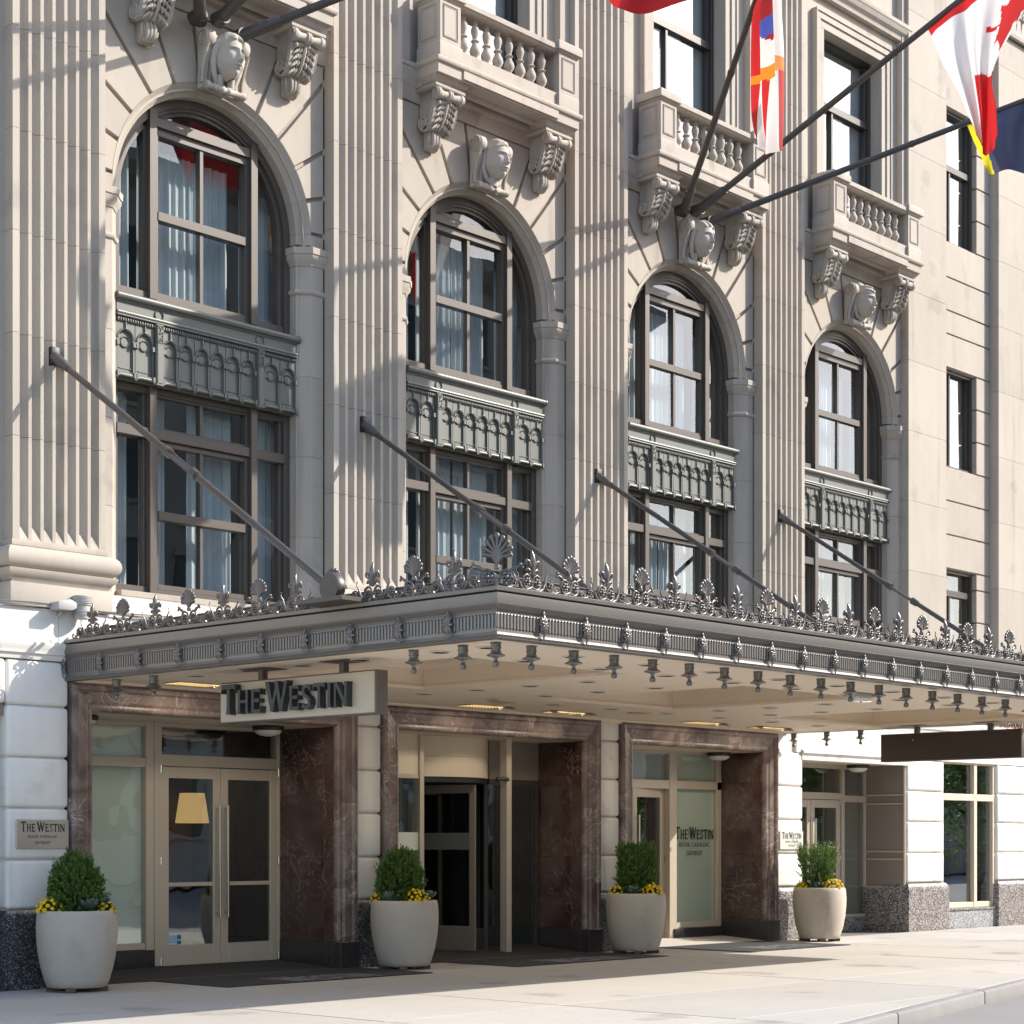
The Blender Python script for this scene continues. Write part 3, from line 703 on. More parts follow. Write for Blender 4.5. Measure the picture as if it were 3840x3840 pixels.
ab.sweep([(-q, -.02), (-q, -.44), (q, -.44), (q, -.02)], [(-.27, 11.55), (-.02, 11.55), (.0, 11.565), (.0, 11.60), (-.03, 11.61), (.03, 11.67), (.045, 11.702), (-.27, 11.702)])
ABA = ab.mesh('abacus', LIME, ang=30)
pd = MB(); pd.box(-.195, .195, -.21, .21, .0, .77)
pd.sweep([(-.195, .21), (-.195, -.21), (.195, -.21), (.195, .21)], [(-.05, 0), (.02, 0), (.02, .19), (.0, .21), (-.05, .21)])
pd.sweep([(-.195, .21), (-.195, -.21), (.195, -.21), (.195, .21)], [(-.05, .765), (.012, .765), (.02, .79), (.055, .80), (.055, .905), (.04, .925), (-.3, .93), (-.3, .765)])
for f in (0, 1):
    st = len(pd.v)
    for g, t, yy in ((.125, .14, .012), (.105, .118, .006)):
        z0, z1 = .21+.06+(.14-g), .765-.05-(.14-g)
        pd.box(-g-.012, -g, -.21-yy, -.2, z0, z1); pd.box(g, g+.012, -.21-yy, -.2, z0, z1); pd.box(-g-.012, g+.012, -.21-yy, -.2, z1, z1+.012); pd.box(-g-.012, g+.012, -.21-yy, -.2, z0-.012, z0)
    if f: pd.xf(Matrix.Rotation(-pi/2, 4, 'Z') @ Matrix.Diagonal((1, .195/.21, 1, 1)), st)
PED = pd.mesh('pedestal', LIME, bevel=.003, seg=1, ang=30)
rl_ = MB(); rl_.sweep([(-.98, -.52), (.98, -.52)], [(-.30, 12.665), (-.02, 12.665), (0, 12.69), (.02, 12.70), (.02, 12.765), (.0, 12.78), (-.3, 12.785)])
RAILM = rl_.mesh('handrail', LIME, ang=30)
pb = MB(); pb.box(-.985, .985, -.50, -.22, 11.925, 12.105)
for a in (-.98, -.45, .25, .74): pb.box(a, a+.24, -.49, -.23, 11.905, 11.93)
PLB = pb.mesh('balustrade_plinth', LIME, bevel=.004, seg=1)
for bi, b in enumerate(BC):
    e = tag(empty('balcony', (b, 0, 11.7), 0, HOTEL)); o = (0, 0, -11.7)
    put(SLAB, 'balcony_slab', e, o); put(RAILM, 'handrail', e, o); put(PLB, 'balustrade_plinth', e, o)
    for s in (-1, 1):
        put(PED, 'pedestal', e, (s*1.178, -.315, 11.91-11.7)); put(ABA, 'abacus', e, (s*1.085, 0, -11.7)); put(CONS, 'console', e, (s*1.085, -.02, 10.985-11.7))
    for i in range(8): put(BAL, 'baluster', e, ((i-3.5)*.2235, -.375, 12.105-11.7))
# ------------------------------------------------------------------ upper windows
def casement(parent, x0, x1, z0, z1, y, tz=None, gl=SKYGL, mull=.38, fr=BRONZD):
    m = MB(); w = .06
    m.box(x0, x0+w, y, y+.16, z0, z1); m.box(x1-w, x1, y, y+.16, z0, z1); m.box(x0+w, x1-w, y, y+.16, z1-w, z1); m.box(x0+w, x1-w, y, y+.16, z0, z0+w)
    for s, a in ((-1, x0+w), (1, x1-w)):
        c, d = sorted((a, a-s*.05)); m.box(c, d, y+.05, y+.15, z0+w, z1-w)
    rows = [(z0+w, z1-w)]
    if tz: m.box(x0+w, x1-w, y+.02, y+.15, tz-.06, tz+.06); rows = [(z0+w, tz-.06), (tz+.06, z1-w)]
    xm = x0+(x1-x0)*mull
    m.box(xm-.028, xm+.028, y+.04, y+.14, rows[0][0], rows[0][1])
    m.build('window_frame', fr, parent, bevel=.004, seg=1)
    for k, (a, c) in enumerate(rows):
        for p, q in (((x0+w, xm-.028), (xm+.028, x1-w)) if k == 0 else ((x0+w, x1-w),)):
            MB().add([(p, 0, a-(a+c)/2), (q, 0, a-(a+c)/2), (q, 0, c-(a+c)/2), (p, 0, c-(a+c)/2)], [(0, 1, 2, 3)]).build('pane', gl, parent, (0, y+.10, (a+c)/2), (random.uniform(-.008, .008), 0, random.uniform(-.008, .008)), smooth=False, fix=False)
BLINDC = mat('blind_cloth', (.75, .78, .8), .9)
def surround():
    m = MB()
    for s in (-1, 1):
        for a, c, y in ((.915, 1.05, -.03), (1.05, 1.16, -.055), (1.16, 1.20, -.075)):
            p, q = sorted((s*a, s*c)); m.box(p, q, y, .03, 11.93, 15.47+a-.915)
        p, q = sorted((s*1.5, s*1.742)); m.box(p, q, -.09, .03, 11.93, 18)
    for a, c, y in ((0, .135, -.03), (.135, .245, -.055), (.245, .285, -.075)): m.box(-1.2+(.285-c), 1.2-(.285-c), y, .03, 15.47+a, 15.47+c)
    m.sweep([(-1.742, .03), (1.742, .03)], [(0, 16.0), (.10, 16.0), (.11, 16.08), (.16, 16.12), (.18, 16.2), (.2, 16.22), (.2, 16.28), (0, 16.3)])
    return m.mesh('window_surround', LIME, bevel=.004, seg=1)
SUR = surround()
for b in BC:
    e = tag(empty('upper_window', (b, 0, 11.93), 0, HOTEL)); put(SUR, 'window_surround', e, (0, 0, -11.93))
    casement(e, -.915, .915, .02, 15.47-11.93, .20, 14.35-11.93, mull=.36)
    MB().box(-.9, .9, .42, .44, .05, 3.5).build('roller_blind', BLINDC, e)
# ------------------------------------------------------------------ right hand wall
z = 4.45; i = 0
for z in [3.98+1.262*k for k in range(12)]:
    MB().box(15.62-.065, 16.885, -.15, .05, z+.0015, z+1.2605).build('ashlar_block', LIME, HOTEL, bevel=.002, seg=1)
    MB().box(18.85, 21.2, -.15, .05, z+.0015, z+1.2605).build('ashlar_block', LIME, HOTEL, bevel=.002, seg=1)
    MB().box(21.2+.003, 24, -.15, .05, z+.0015, z+1.2605).build('ashlar_block', LIME, HOTEL, bevel=.002, seg=1)
part('corner_strip', MB().box(15.56, 16.885, -.12, .3, 3.4, 3.98), LIME)
wins = [(4.55, 6.73), (8.63, 10.49), (12.85, 15.36)]
zz = [3.98, 4.55, 5.18, 5.80, 6.42, 6.73, 7.365, 8.0, 8.63, 9.25, 9.87, 10.49, 11.12, 11.56, 12.18, 12.85, 13.48, 14.1, 14.73, 15.36, 16.1, 17.2, 18]
for a, c in zip(zz, zz[1:]):
    inw = any(w0-.01 <= a and c <= w1+.01 for w0, w1 in wins)
    for x0, x1 in (((16.89, 17.12), (18.32, 18.845)) if inw else ((16.89, 18.845),)):
        MB().box(x0, x1, .03, .36, a+.014, c-.014).build('banded_block', LIME, HOTEL, bevel=.006, seg=1)
for x0, x1 in ((16.885, 17.0), (18.4, 18.85)): part('recess_back', MB().box(x0, x1, .055, .4, 3.98, 18), LIME)
for (a, c), (d, e_) in zip([(0, 3.98)]+wins, wins+[(18, 18)]): part('recess_wall', MB().box(16.95, 18.5, .055, .4, c, d), LIME)
for k, (a, c) in enumerate(wins):
    e = tag(empty('side_window', (17.72, .2, a), 0, HOTEL))
    casement(e, -.60, .60, .0, c-a, -.07, (1.75 if k == 0 else 1.45 if k == 2 else None), SKYGL if k else WGL, .36)
    MB().box(-.6, .6, .30, .31, .05, c-a-.1).build('roller_blind', BLINDC, e)
cap = MB()
for r in range(5):
    for i in range(9): leaf_strip(cap, [(19.05+.19*i+.08*(r % 2), -.2-.03*r, 17.65+.22*r-.25), (19.05+.19*i+.08*(r % 2), -.22-.03*r, 17.65+.22*r), (19.05+.19*i+.08*(r % 2), -.30-.03*r, 17.65+.22*r+.10)], .08)
cap.box(18.95, 21, -.22, .0, 17.3, 18.6); cap.sweep([(18.9, 0), (18.9, -.2), (21, -.2)], [(0, 17.2), (.04, 17.22), (.05, 17.27), (.0, 17.3)])
part('acanthus_capital', cap, CARVE)

# ------------------------------------------------------------------ ground floor stone
joints = [.87, 1.415, 1.98, 2.535, 3.10, 3.60]
OPEN = [(-2.185, 2.11), (2.576, 6.925), (7.41, 11.415), (12.20, 15.50), (16.80, 18.78)]
PIER = [(-2.98, -2.19), (2.115, 2.571), (6.93, 7.405), (11.42, 12.195), (15.505, 16.795), (18.785, 20.4), (20.42, 22.5)]
for x0, x1 in PIER: part('pier_core', MB().box(x0+.03, x1-.03, -.105, 1.2, .0, 3.6), PALE)
for x0, x1 in PIER:
    for a, c in zip(joints, joints[1:] if x0 < 11 else joints[1:-1]):
        MB().box(x0, x1, -.16, .32, a+.006, c-.006).build('rusticated_block', PALE, HOTEL, bevel=.045, seg=4)
    g = MB(); pth = [(x0-.01, .32), (x0-.01, -.17), (x1+.01, -.17), (x1+.01, .32)]
    g.sweep(pth, [(-.14, -.06), (.055, -.06), (.055, .74), (.05, .79), (.03, .83), (.0, .862), (-.14, .866)])
    g.build('granite_plinth', GRAN if x0 > 7.4 else GRAND, HOTEL, ang=30)
# upper course over the piers, string course, pale band
for a, c, y0 in ((3.10, 3.60, -.16),):
    MB().box(-6, -2.99, y0, .3, a+.006, c-.006).build('rusticated_block', PALE, HOTEL, bevel=.045, seg=4)
st = MB(); st.sweep([(-7, .0), (11.45, .0), (26, .0)], [(-.2, 3.605), (.16, 3.605), (.17, 3.63), (.175, 3.66), (.2, 3.67), (.21, 3.72), (.235, 3.76), (.235, 3.79), (-.2, 3.795)])
part('string_moulding', st, PALE)
for x0, x1 in [(-5, -2.35), (-2.345, .2), (.205, 3), (3.005, 6), (6.005, 9), (9.005, 12), (12.005, 14), (14.005, 16.5), (16.505, 18.9), (18.905, 22)]:
    MB().box(x0, x1, -.19, .1, 3.797, 4.17).build('band_stone', PALE, HOTEL, bevel=.003, seg=1)
    MB().box(x0, x1, -.16, .1, 3.10, 3.60).build('band_stone', PALE, HOTEL, bevel=.003, seg=1) if x0 > 11.5 else None
MB().sweep([(12.15, .0), (15.55, .0)], [(-.1, 2.985), (.17, 2.985), (.175, 3.06), (.19, 3.085), (.215, 3.10), (.215, 3.13), (.17, 3.16), (-.1, 3.17)]).build('door_lintel', PALE, HOTEL, ang=30)
part('door_lintel_soffit', MB().box(12.2, 15.5, -.14, 1.0, 2.99, 3.09), BEIGE)
MB().box(16.75, 18.85, -.14, .3, 3.125, 3.4).build('window_lintel', PALE, HOTEL, bevel=.01)
# left edge window
e = tag(empty('side_window', (-3.6, .1, .87), 0, HOTEL)); casement(e, -.62, .60, 0, 2.2, .0, 1.6, DGL)
part('window_hood', MB().box(-4.3, -2.99, -.10, .2, 2.98, 3.1), TAUPE)
part('granite_apron', MB().box(-4.4, -2.995, -.12, .3, -.05, .86), GRAND)

# ------------------------------------------------------------------ marble portals
mp_ = [(0, -.10), (0, -.205), (.035, -.232), (.075, -.225), (.095, -.20), (.11, -.195), (.20, -.188), (.235, -.168), (.262, -.172), (.285, -.165), (.305, -.145), (.315, -.11), (.315, -.10)]
def portal(x0, x1, depth, cuts_l, n):
    zt = 3.385; P = empty('marble_portal', ((x0+x1)/2, -.1, 0), 0, HOTEL); cx = (x0+x1)/2
    prof = lambda off: [(w, y) for w, y in mp_]
    def piece(a, c, kind):
        # a, c in metres along the limb, mitred at the corner
        m = MB(); vs = []
        for t in (a, c):
            for w, y in mp_:
                if kind == 'L': vs.append((x0+w, y+.1, min(t, zt-w) if t > 3 else t))
                elif kind == 'R': vs.append((x1-w, y+.1, min(t, zt-w) if t > 3 else t))
                else: vs.append((max(t, x0+w) if abs(t-x0) < .01 else min(t, x1-w) if abs(t-x1) < .01 else t, y+.1, zt-w))
        k = len(mp_)
        m.add([(x-cx, y, z) for x, y, z in vs], [tuple(range(k)), tuple(range(k, 2*k))[::-1]]+[(q, (q+1) % k, k+(q+1) % k, k+q) for q in range(k)])
        m.build('marble_stone', MARF, P, ang=25)
    zz = [.34, 1.02, 2.1, 3.385]
    for a, c in zip(zz, zz[1:]): piece(a+.001, c-(0 if c > 3 else .001), 'L'); piece(a+.001, c-(0 if c > 3 else .001), 'R')
    xs = [x0+(x1-x0)*i/n for i in range(n+1)]
    for a, c in zip(xs, xs[1:]): piece(a, c-(.002 if c < x1 else 0), 'T')
    for s, xi in ((1, x0+.315), (-1, x1-.315)):
        q0, q1 = sorted((xi, xi-s*.1))
        for a, c in ((.345, 1.40), (1.402, 2.58), (2.582, 3.10)):
            MB().box(q0-cx, q1-cx, .0+.01, .19, a, c).build('marble_stone', MARB, P, bevel=.002, seg=1)
            MB().box(q0-cx, q1-cx, .193, depth+.1, a, c).build('marble_slab', MARB, P, bevel=.002, seg=1)
        q0, q1 = sorted((xi+s*.006, xi-s*.315)); MB().box(q0-cx, q1-cx, -.14, .02, -.05, .342).build('marble_plinth', GRANB, P, bevel=.004, seg=1)
        q0, q1 = sorted((xi+s*.006, xi-s*.1)); MB().box(q0-cx, q1-cx, .021, depth+.1, -.05, .342).build('marble_plinth', GRANB, P, bevel=.003, seg=1)
    MB().box(x0+.3-cx, x1-.3-cx, -.0, depth+.1, 3.072, 3.12).build('portal_soffit', BEIGE, P)
    MB().prism([(-.12, .003), (depth+.1, .075), (depth+.1, -.05), (-.12, -.05)], 'x', x0+.31-cx, x1-.31-cx).build('threshold_ramp', MATM if x0 < 3 else CONC, P)
    return P
portal(-2.185, 2.11, 1.0, 0, 3); portal(2.576, 6.925, .75, 0, 3); portal(7.41, 11.415, .82, 0, 3)
# ------------------------------------------------------------------ lettering
def flat(poly_list, depth):
    m = MB()
    for p in poly_list: m.prism(p, 'z', 0, depth)
    return m
def glyph(ch):
    st = lambda x0, x1, f=.025: [(x0-f, 0), (x1+f, 0), (x1, .18), (x1-.004, .5), (x1, .82), (x1+f, 1), (x0-f, 1), (x0, .82), (x0+.004, .5), (x0, .18)]
    if ch == 'T': return [[(.25, 0), (.47, 0), (.435, .2), (.43, .86), (.29, .86), (.285, .2)], [(0, .72), (.03, 1.02), (.69, 1.02), (.72, .72), (.66, .865), (.06, .865)]], .72
    if ch == 'H': return [st(.05, .2), st(.52, .67), [(.19, .44), (.53, .44), (.53, .57), (.19, .57)]], .74
    if ch == 'E': return [st(.05, .2), [(.19, 0), (.56, -.01), (.6, .27), (.52, .13), (.19, .13)], [(.19, .45), (.5, .43), (.5, .6), (.19, .57)], [(.19, .87), (.5, .87), (.57, .75), (.55, 1.01), (.19, 1)]], .62
    if ch == 'I': return [st(.05, .2)], .26
    if ch == 'N': return [[(.03, 0), (.17, 0), (.16, .2), (.15, .8), (.03, 1), (.05, .8), (.05, .2)], [(.03, 1), (.19, 1), (.72, .18), (.74, -.02), (.60, 0)], [(.60, 1), (.76, 1), (.74, .8), (.73, 0), (.62, 0), (.62, .8)]], .78
    if ch == 'W': return [[(-.02, 1), (.16, 1), (.36, .22), (.30, -.02), (.24, 0)], [(.24, 0), (.36, 0), (.58, .9), (.5, 1), (.47, .9)], [(.40, 1), (.58, 1), (.77, .22), (.72, -.02), (.66, 0)], [(.66, 0), (.77, 0), (1.04, 1), (.90, 1)]], 1.02
    if ch == 'S':
        c = [(.50, .80), (.42, .93), (.27, .945), (.13, .85), (.12, .68), (.22, .56), (.36, .47), (.45, .36), (.45, .2), (.35, .075), (.2, .06), (.05, .16)]
        out = []
        for i in range(len(c)-1):
            (a, b), (d, e) = c[i], c[i+1]; L = hypot(d-a, e-b); nx, ny = -(e-b)/L*.07, (d-a)/L*.07; ex, ey = (d-a)/L*.02, (e-b)/L*.02
            out.append([(a+nx-ex, b+ny-ey), (d+nx+ex, e+ny+ey), (d-nx+ex, e-ny+ey), (a-nx-ex, b-ny-ey)])
        return out, .56
def small_caps(big, small, gap=.07):
    out = []; x = 0
    for ch in 'THE WESTIN':
        if ch == ' ': x += .16*small; continue
        h = big if ch == 'W' or (ch == 'T' and not out) else small
        pl, w = glyph(ch); out.append([[(x+px*h*.86, py*h) for px, py in p] for p in pl]); x += w*h*.86+gap*small
    return out, x-gap*small
def text_mesh(s, size, depth, m, name='lettering'):
    cu = bpy.data.curves.new('txt', 'FONT'); cu.body = s; cu.size = size; cu.align_x = 'CENTER'; cu.extrude = depth/2; cu.space_character = 1.08
    o = bpy.data.objects.new('txt', cu); COL.objects.link(o); bpy.context.view_layer.update()
    me = bpy.data.meshes.new_from_object(o.evaluated_get(bpy.context.evaluated_depsgraph_get())); bpy.data.objects.remove(o)
    me.name = name; me.materials.clear(); me.materials.append(m); return me
WALLROT = (pi/2, 0, 0)                     # local x right, y up, z out towards the street
def word(parent, loc, rot, width, m, depth, name='letter', ys=1.0):
    L, w = small_caps(1.0, .80, .085); k = width/w
    for polys in L:
        mb = MB()
        for i, p in enumerate(polys): mb.prism([((x-w/2)*k, y*k*ys) for x, y in p], 'z', 0, depth-.0007*i)
        mb.build(name, m, parent, loc, rot, smooth=False)
def lines(parent, loc, rot, size, m, gap, depth=.003):
    for i, s in enumerate(('BOOK CADILLAC', 'DETROIT')):
        d = Matrix.Translation(loc) @ Matrix.LocRotScale(None, Euler(rot), None) @ Vector((0, -gap*i, 0))
        put(text_mesh(s, size, depth, m), 'lettering', parent, d, rot)

# ------------------------------------------------------------------ entrances (parts of the hotel)
def leaf_door(parent, x0, x1, z0, z1, y, hx, handle=True, gl=DGL, bar=True):
    D = empty('door', ((x0+x1)/2, y, z0), 0, parent); c = (x1-x0)/2; h = z1-z0; st = .115
    m = MB(); m.box(-c, -c+st, -.022, .022, 0, h); m.box(c-st, c, -.022, .022, 0, h); m.box(-c+st, c-st, -.022, .022, h-.14, h); m.box(-c+st, c-st, -.022, .022, 0, .25)
    m.box(-c+st, c-st, -.012, .012, 1.0-.02, 1.0+.03) if bar else None
    m.build('door_frame', DOORM, D, bevel=.004, seg=1)
    MB().box(-c+st, c-st, -.005, .005, .25, h-.14).build('pane', gl, D, smooth=False)
    if handle:
        m = MB(); x = hx; m.tube([(x, -.085, .58), (x, -.085, 2.0)], .018, 10); m.tube([(x, 0, .64), (x, -.085, .64)], .012, 8); m.tube([(x, 0, 1.95), (x, -.085, 1.95)], .012, 8)
        m.build('handle', STEEL, D)
    s = -1 if hx > 0 else 1
    for zz in (.06, 1.30, h-.03): MB().lathe([(.018, -.05), (.018, .05)], 8, (s*(c+.012), -.03, zz)).build('hinge', STEEL, D)
    return D
# entrance one: frosted side light and a pair of glass doors
E1 = tag(empty('glazed_entrance', (0, 1, 0), 0, HOTEL)); y = 1.0
f = MB()
f.box(-.335, -.215, -.05, .1, .10, 3.08); f.box(-.213, -.105, -.06, .1, .08, 3.08); f.box(1.755, 1.80, -.05, .1, .08, 3.08)
f.box(-1.87, -.335, -.04, .1, 2.52, 2.64); f.box(-1.87, -.335, -.04, .1, 3.02, 3.08); f.box(-1.87, -.335, -.04, .1, .29, .37)
f.box(-.105, 1.755, -.045, .1, 2.55, 2.69); f.box(-.105, 1.755, -.045, .1, 3.03, 3.08)
f.build('entrance_frame', DOORM, E1, bevel=.004, seg=1)
for x0, x1, z0, z1 in ((-1.87, -.335, .37, 2.52), (-1.87, -.335, 2.64, 3.02)):
    MB().box(x0, x1, .0, .01, z0, z1).build('pane', SGL, E1, smooth=False); MB().box(x0, x1, .06, .07, z0, z1).build('frosted_film', FROST, E1, smooth=False)
MB().box(-.105, 1.755, .0, .01, 2.69, 3.03).build('pane', DGL, E1, smooth=False)
leaf_door(E1, -.10, .822, .075, 2.54, -.02, .40); leaf_door(E1, .83, 1.752, .075, 2.54, -.02, -.40)
MB().box(-1.87, -.215, -.07, .2, -.05, .285).build('granite_sill', GRANB, E1, bevel=.004)
m = MB(); m.box(.02, .215, -.0275, -.0265, .33, .455); m.build('notice', mat('pale_blue_notice', (.42, .62, .74), .5), E1, smooth=False)
NAVY = mat('navy_notice', (.05, .14, .25), .5)
for z0, z1 in ((.335, .38), (.40, .45)): MB().box(.15, .21, -.029, -.028, z0, z1).build('notice_block', NAVY, E1, smooth=False)
for i, s in enumerate(('A CLEAN', 'YOU CAN', 'COUNT ON.')): put(text_mesh(s, .026, .001, NAVY), 'lettering', E1, (.085, -.0285, .42-.03*i), WALLROT)
# lobby behind the entrances
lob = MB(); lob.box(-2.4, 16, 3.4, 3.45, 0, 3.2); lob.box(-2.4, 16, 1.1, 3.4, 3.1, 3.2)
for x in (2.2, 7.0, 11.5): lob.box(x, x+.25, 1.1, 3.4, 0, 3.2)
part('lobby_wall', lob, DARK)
part('lobby_floor', MB().box(-2.4, 16, 1.0, 3.4, -.02, .04), mat('lobby_floor_tile', (.08, .07, .06), .25))
part('lobby_panelling', MB().box(-.2, 2.1, 3.2, 3.38, 0, 2.9).box(-.9, .5, 2.6, 2.9, 0, 1.05), WOODI)
lm = MB(); lm.lathe([(.17, 0), (.23, -.40), (.23, -.41), (.17, -.01)], 20, (1.83, 2.85, 2.28)); part('lobby_lamp', lm, GLOW)
# entrance two: revolving door
E2 = tag(empty('revolving_door', (4.65, .35, 0), 0, HOTEL))
RC, RR = 1.18, 1.17
f = MB()
def cyl(m, a0, a1, r0, r1, z0, z1, n=16):
    pr = [(r1*sin(radians(a0+(a1-a0)*i/n)), RC-r1*cos(radians(a0+(a1-a0)*i/n))) for i in range(n+1)]+[(r0*sin(radians(a1-(a1-a0)*i/n)), RC-r0*cos(radians(a1-(a1-a0)*i/n))) for i in range(n+1)]
    m.prism(pr, 'z', z0, z1)
cyl(f, -85, 85, RR-.08, RR, 2.80, 3.08); f.build('header', BEIGE, E2, ang=40)
f = MB(); cyl(f, -85, 85, RR-.08, RR, 2.515, 2.797); f.build('header', BEIGE, E2, ang=40)
f = MB(); f.box(-1.80, -.93, -.005, .06, 2.80, 3.08); f.build('panel', BEIGE, E2); f = MB(); f.box(-1.80, -.93, -.005, .06, 2.53, 2.797); f.build('panel', BEIGE, E2)
f = MB(); f.box(-.93, -.85, -.045, .09, .0, 3.08); f.build('post', DOORM, E2, bevel=.004, seg=1); f = MB(); f.box(.80, .90, -.045, .09, .0, 3.08); f.build('post', DOORM, E2, bevel=.004, seg=1); f = MB(); f.box(-1.80, -.93, -.02, .08, 2.47, 2.53); f.build('rail', DOORM, E2, bevel=.004, seg=1); f = MB(); f.box(-1.80, -.93, -.02, .08, 0, .1)
f.build('rail', DOORM, E2, bevel=.004, seg=1)
MB().box(-1.80, -.93, .02, .03, .1, 2.47).build('pane', SGL, E2, smooth=False)
MB().box(-1.80, -.93, .30, .32, .1, 2.47).build('frosted_film', mat('dark_film', (.05, .055, .05), .6), E2, smooth=False)
MB().box(-1.80, -.93, -.002, .018, 1.50, 1.74).build('glass_band', FROST, E2, smooth=False)
f = MB(); cyl(f, -85, 85, .05, RR-.02, 2.44, 2.515); f.build('drum_ceiling', BLACK, E2); f = MB(); cyl(f, -85, 85, .02, RR-.02, .0, .05); f.build('drum_floor', mat('drum_mat', (.05, .048, .045), .9), E2)
for a0, a1 in ((-85, -47), (47, 85)):
    f = MB(); cyl(f, a0, a1, RR-.035, RR-.025, .35, 2.44, 8); f.build('curved_pane', SGL, E2, smooth=False)
    f = MB(); cyl(f, a0, a1, RR-.05, RR-.01, .05, .35, 8); f.build('kick_panel', DOORM, E2)
    for q in (a0, a1):
        f = MB(); cyl(f, q-1.5, q+1.5, RR-.06, RR, .05, 2.44, 2); f.build('drum_post', BLACK, E2)
for k, a in enumerate((-72, 18, 108, 198)):
    wq = empty('wing', (0, RC, 0), radians(a), E2); L_ = RR-.07
    f = MB(); f.box(.03, L_, -.02, .02, 2.30, 2.42); f.box(.03, L_, -.022, .022, .07, .42); f.box(L_-.09, L_, -.02, .02, .42, 2.30); f.box(.03, .10, -.02, .02, .42, 2.30); f.build('wing_frame', TAUPE if k < 2 else BRONZD, wq, bevel=.003, seg=1)
    MB().box(.10, L_-.09, -.004, .004, .42, 2.30).build('pane', DGL, wq, smooth=False)
    MB().box(.10, L_-.09, -.007, .007, 1.50, 1.74).build('glass_band', mat('smoked_band', (.12, .125, .12), .5) if k == 0 else bpy.data.materials['smoked_band'], wq, smooth=False)
f = MB(); f.box(.90, 1.98, .40, .46, .0, .1); f.box(.90, 1.98, .40, .46, 2.44, 2.52); f.box(1.90, 1.98, .40, .46, .1, 2.44); f.build('side_frame', BRONZD, E2)
MB().box(.90, 1.98, .42, .43, .1, 2.44).build('pane', DGL, E2, smooth=False)
MB().box(.90, 1.98, .40, .44, 2.52, 3.08).build('panel', TAUPE, E2)
m = MB(); m.tube([(.62, -.03, 2.50), (.80, -.07, 2.50)], .028, 8); m.sphere((.62, -.03, 2.50), .035); m.build('sensor', BLACK, E2)
# entrance three: open door leaf and frosted panel with lettering
E3 = tag(empty('glazed_entrance', (9.4, .75, 0), 0, HOTEL)); ox = -9.4
f = MB(); f.box(9.70+ox, 9.885+ox, -.05, .12, .02, 3.08); f.box(7.7+ox, 9.70+ox, -.04, .1, 2.46, 2.60); f.box(7.7+ox, 9.70+ox, -.04, .1, 3.02, 3.08)
f.box(9.885+ox, 11.1+ox, -.035, .1, 2.47, 2.60); f.box(9.885+ox, 11.1+ox, -.035, .1, 3.03, 3.08); f.box(9.885+ox, 11.1+ox, -.035, .1, .22, .31); f.box(10.99+ox, 11.1+ox, -.035, .1, .31, 3.03)
f.build('entrance_frame', DOORM, E3, bevel=.004, seg=1)
MB().box(7.7+ox, 9.7+ox, .0, .01, 2.60, 3.02).build('pane', SGL, E3, smooth=False); MB().box(7.7+ox, 9.7+ox, .05, .06, 2.6, 3.02).build('frosted_film', mat('pale_film', (.5, .52, .5), .5), E3)
for z0, z1 in ((.31, 2.47), (2.60, 3.03)):
    MB().box(9.885+ox, 10.99+ox, .02, .03, z0, z1).build('pane', SGL, E3, smooth=False); MB().box(9.885+ox, 10.99+ox, .05, .06, z0, z1).build('frosted_film', FROST, E3, smooth=False)
MB().box(9.80+ox, 11.12+ox, -.075, .2, -.05, .215).build('granite_sill', GRANB, E3, bevel=.004)
d3 = leaf_door(E3, 9.70-.93+ox, 9.70+ox, .04, 2.46, .03, -.38, True, DGL, False); d3.rotation_euler.z = radians(7)
leaf_door(E3, 7.78+ox, 8.71+ox, .04, 2.46, .05, .38, False, DGL)
word(E3, (10.44+ox, .018, 1.655), WALLROT, 1.02, INK, .004); lines(E3, (10.44+ox, .016, 1.535), WALLROT, .098, INK, .135)
# entrance four: pair of doors, side light and a panelled recess wall
E4 = tag(empty('glazed_entrance', (13.8, .75, 0), 0, HOTEL)); ox = -13.8
f = MB(); f.box(14.70+ox, 14.79+ox, -.05, .1, .02, 2.99); f.box(12.1+ox, 14.70+ox, -.04, .1, 2.37, 2.49); f.box(12.1+ox, 15.56+ox, -.04, .1, 2.92, 2.99); f.box(14.79+ox, 15.47+ox, -.04, .1, 2.33, 2.45); f.box(15.47+ox, 15.56+ox, -.05, .1, .0, 2.99); f.box(14.79+ox, 15.47+ox, -.04, .1, .25, .31)
f.build('entrance_frame', DOORM, E4, bevel=.004, seg=1)
for x0, x1, z0, z1 in ((12.1, 14.7, 2.49, 2.92), (14.79, 15.47, .31, 2.33), (14.79, 15.47, 2.45, 2.92)): MB().box(x0+ox, x1+ox, .0, .01, z0, z1).build('pane', DGL, E4, smooth=False)
leaf_door(E4, 12.82+ox, 13.745+ox, .03, 2.36, .0, .40); leaf_door(E4, 13.755+ox, 14.68+ox, .03, 2.36, .0, -.40)
MB().box(14.78+ox, 15.54+ox, -.06, .2, -.05, .245).build('granite_sill', GRAN, E4, bevel=.004)
m = MB(); xw = 15.50
for z0, z1 in ((.80, 1.30), (1.46, 2.28), (2.48, 2.98)): m.box(xw-.012, xw+.02, -.10, .74, z0, z1)
m.box(xw-.006, xw+.02, -.12, .76, .79, 2.99)
part('recess_panelling', m, TAUPE)
for z in (1.30, 1.44, 2.30, 2.46, .80): part('moulding', MB().box(xw-.035, xw-.004, -.093, .718, z-.014, z+.014), DOORM)
for yy in (-.11, .735): part('moulding', MB().box(xw-.037, xw-.004, yy-.016, yy+.016, .79, 2.99), DOORM)
part('recess_granite', MB().box(15.465, 15.52, -.13, .78, -.05, .785), GRAN, bevel=.005)
MB().box(12.1, 12.2, -.1, .8, 0, 3).build('recess_panelling', TAUPE, HOTEL)
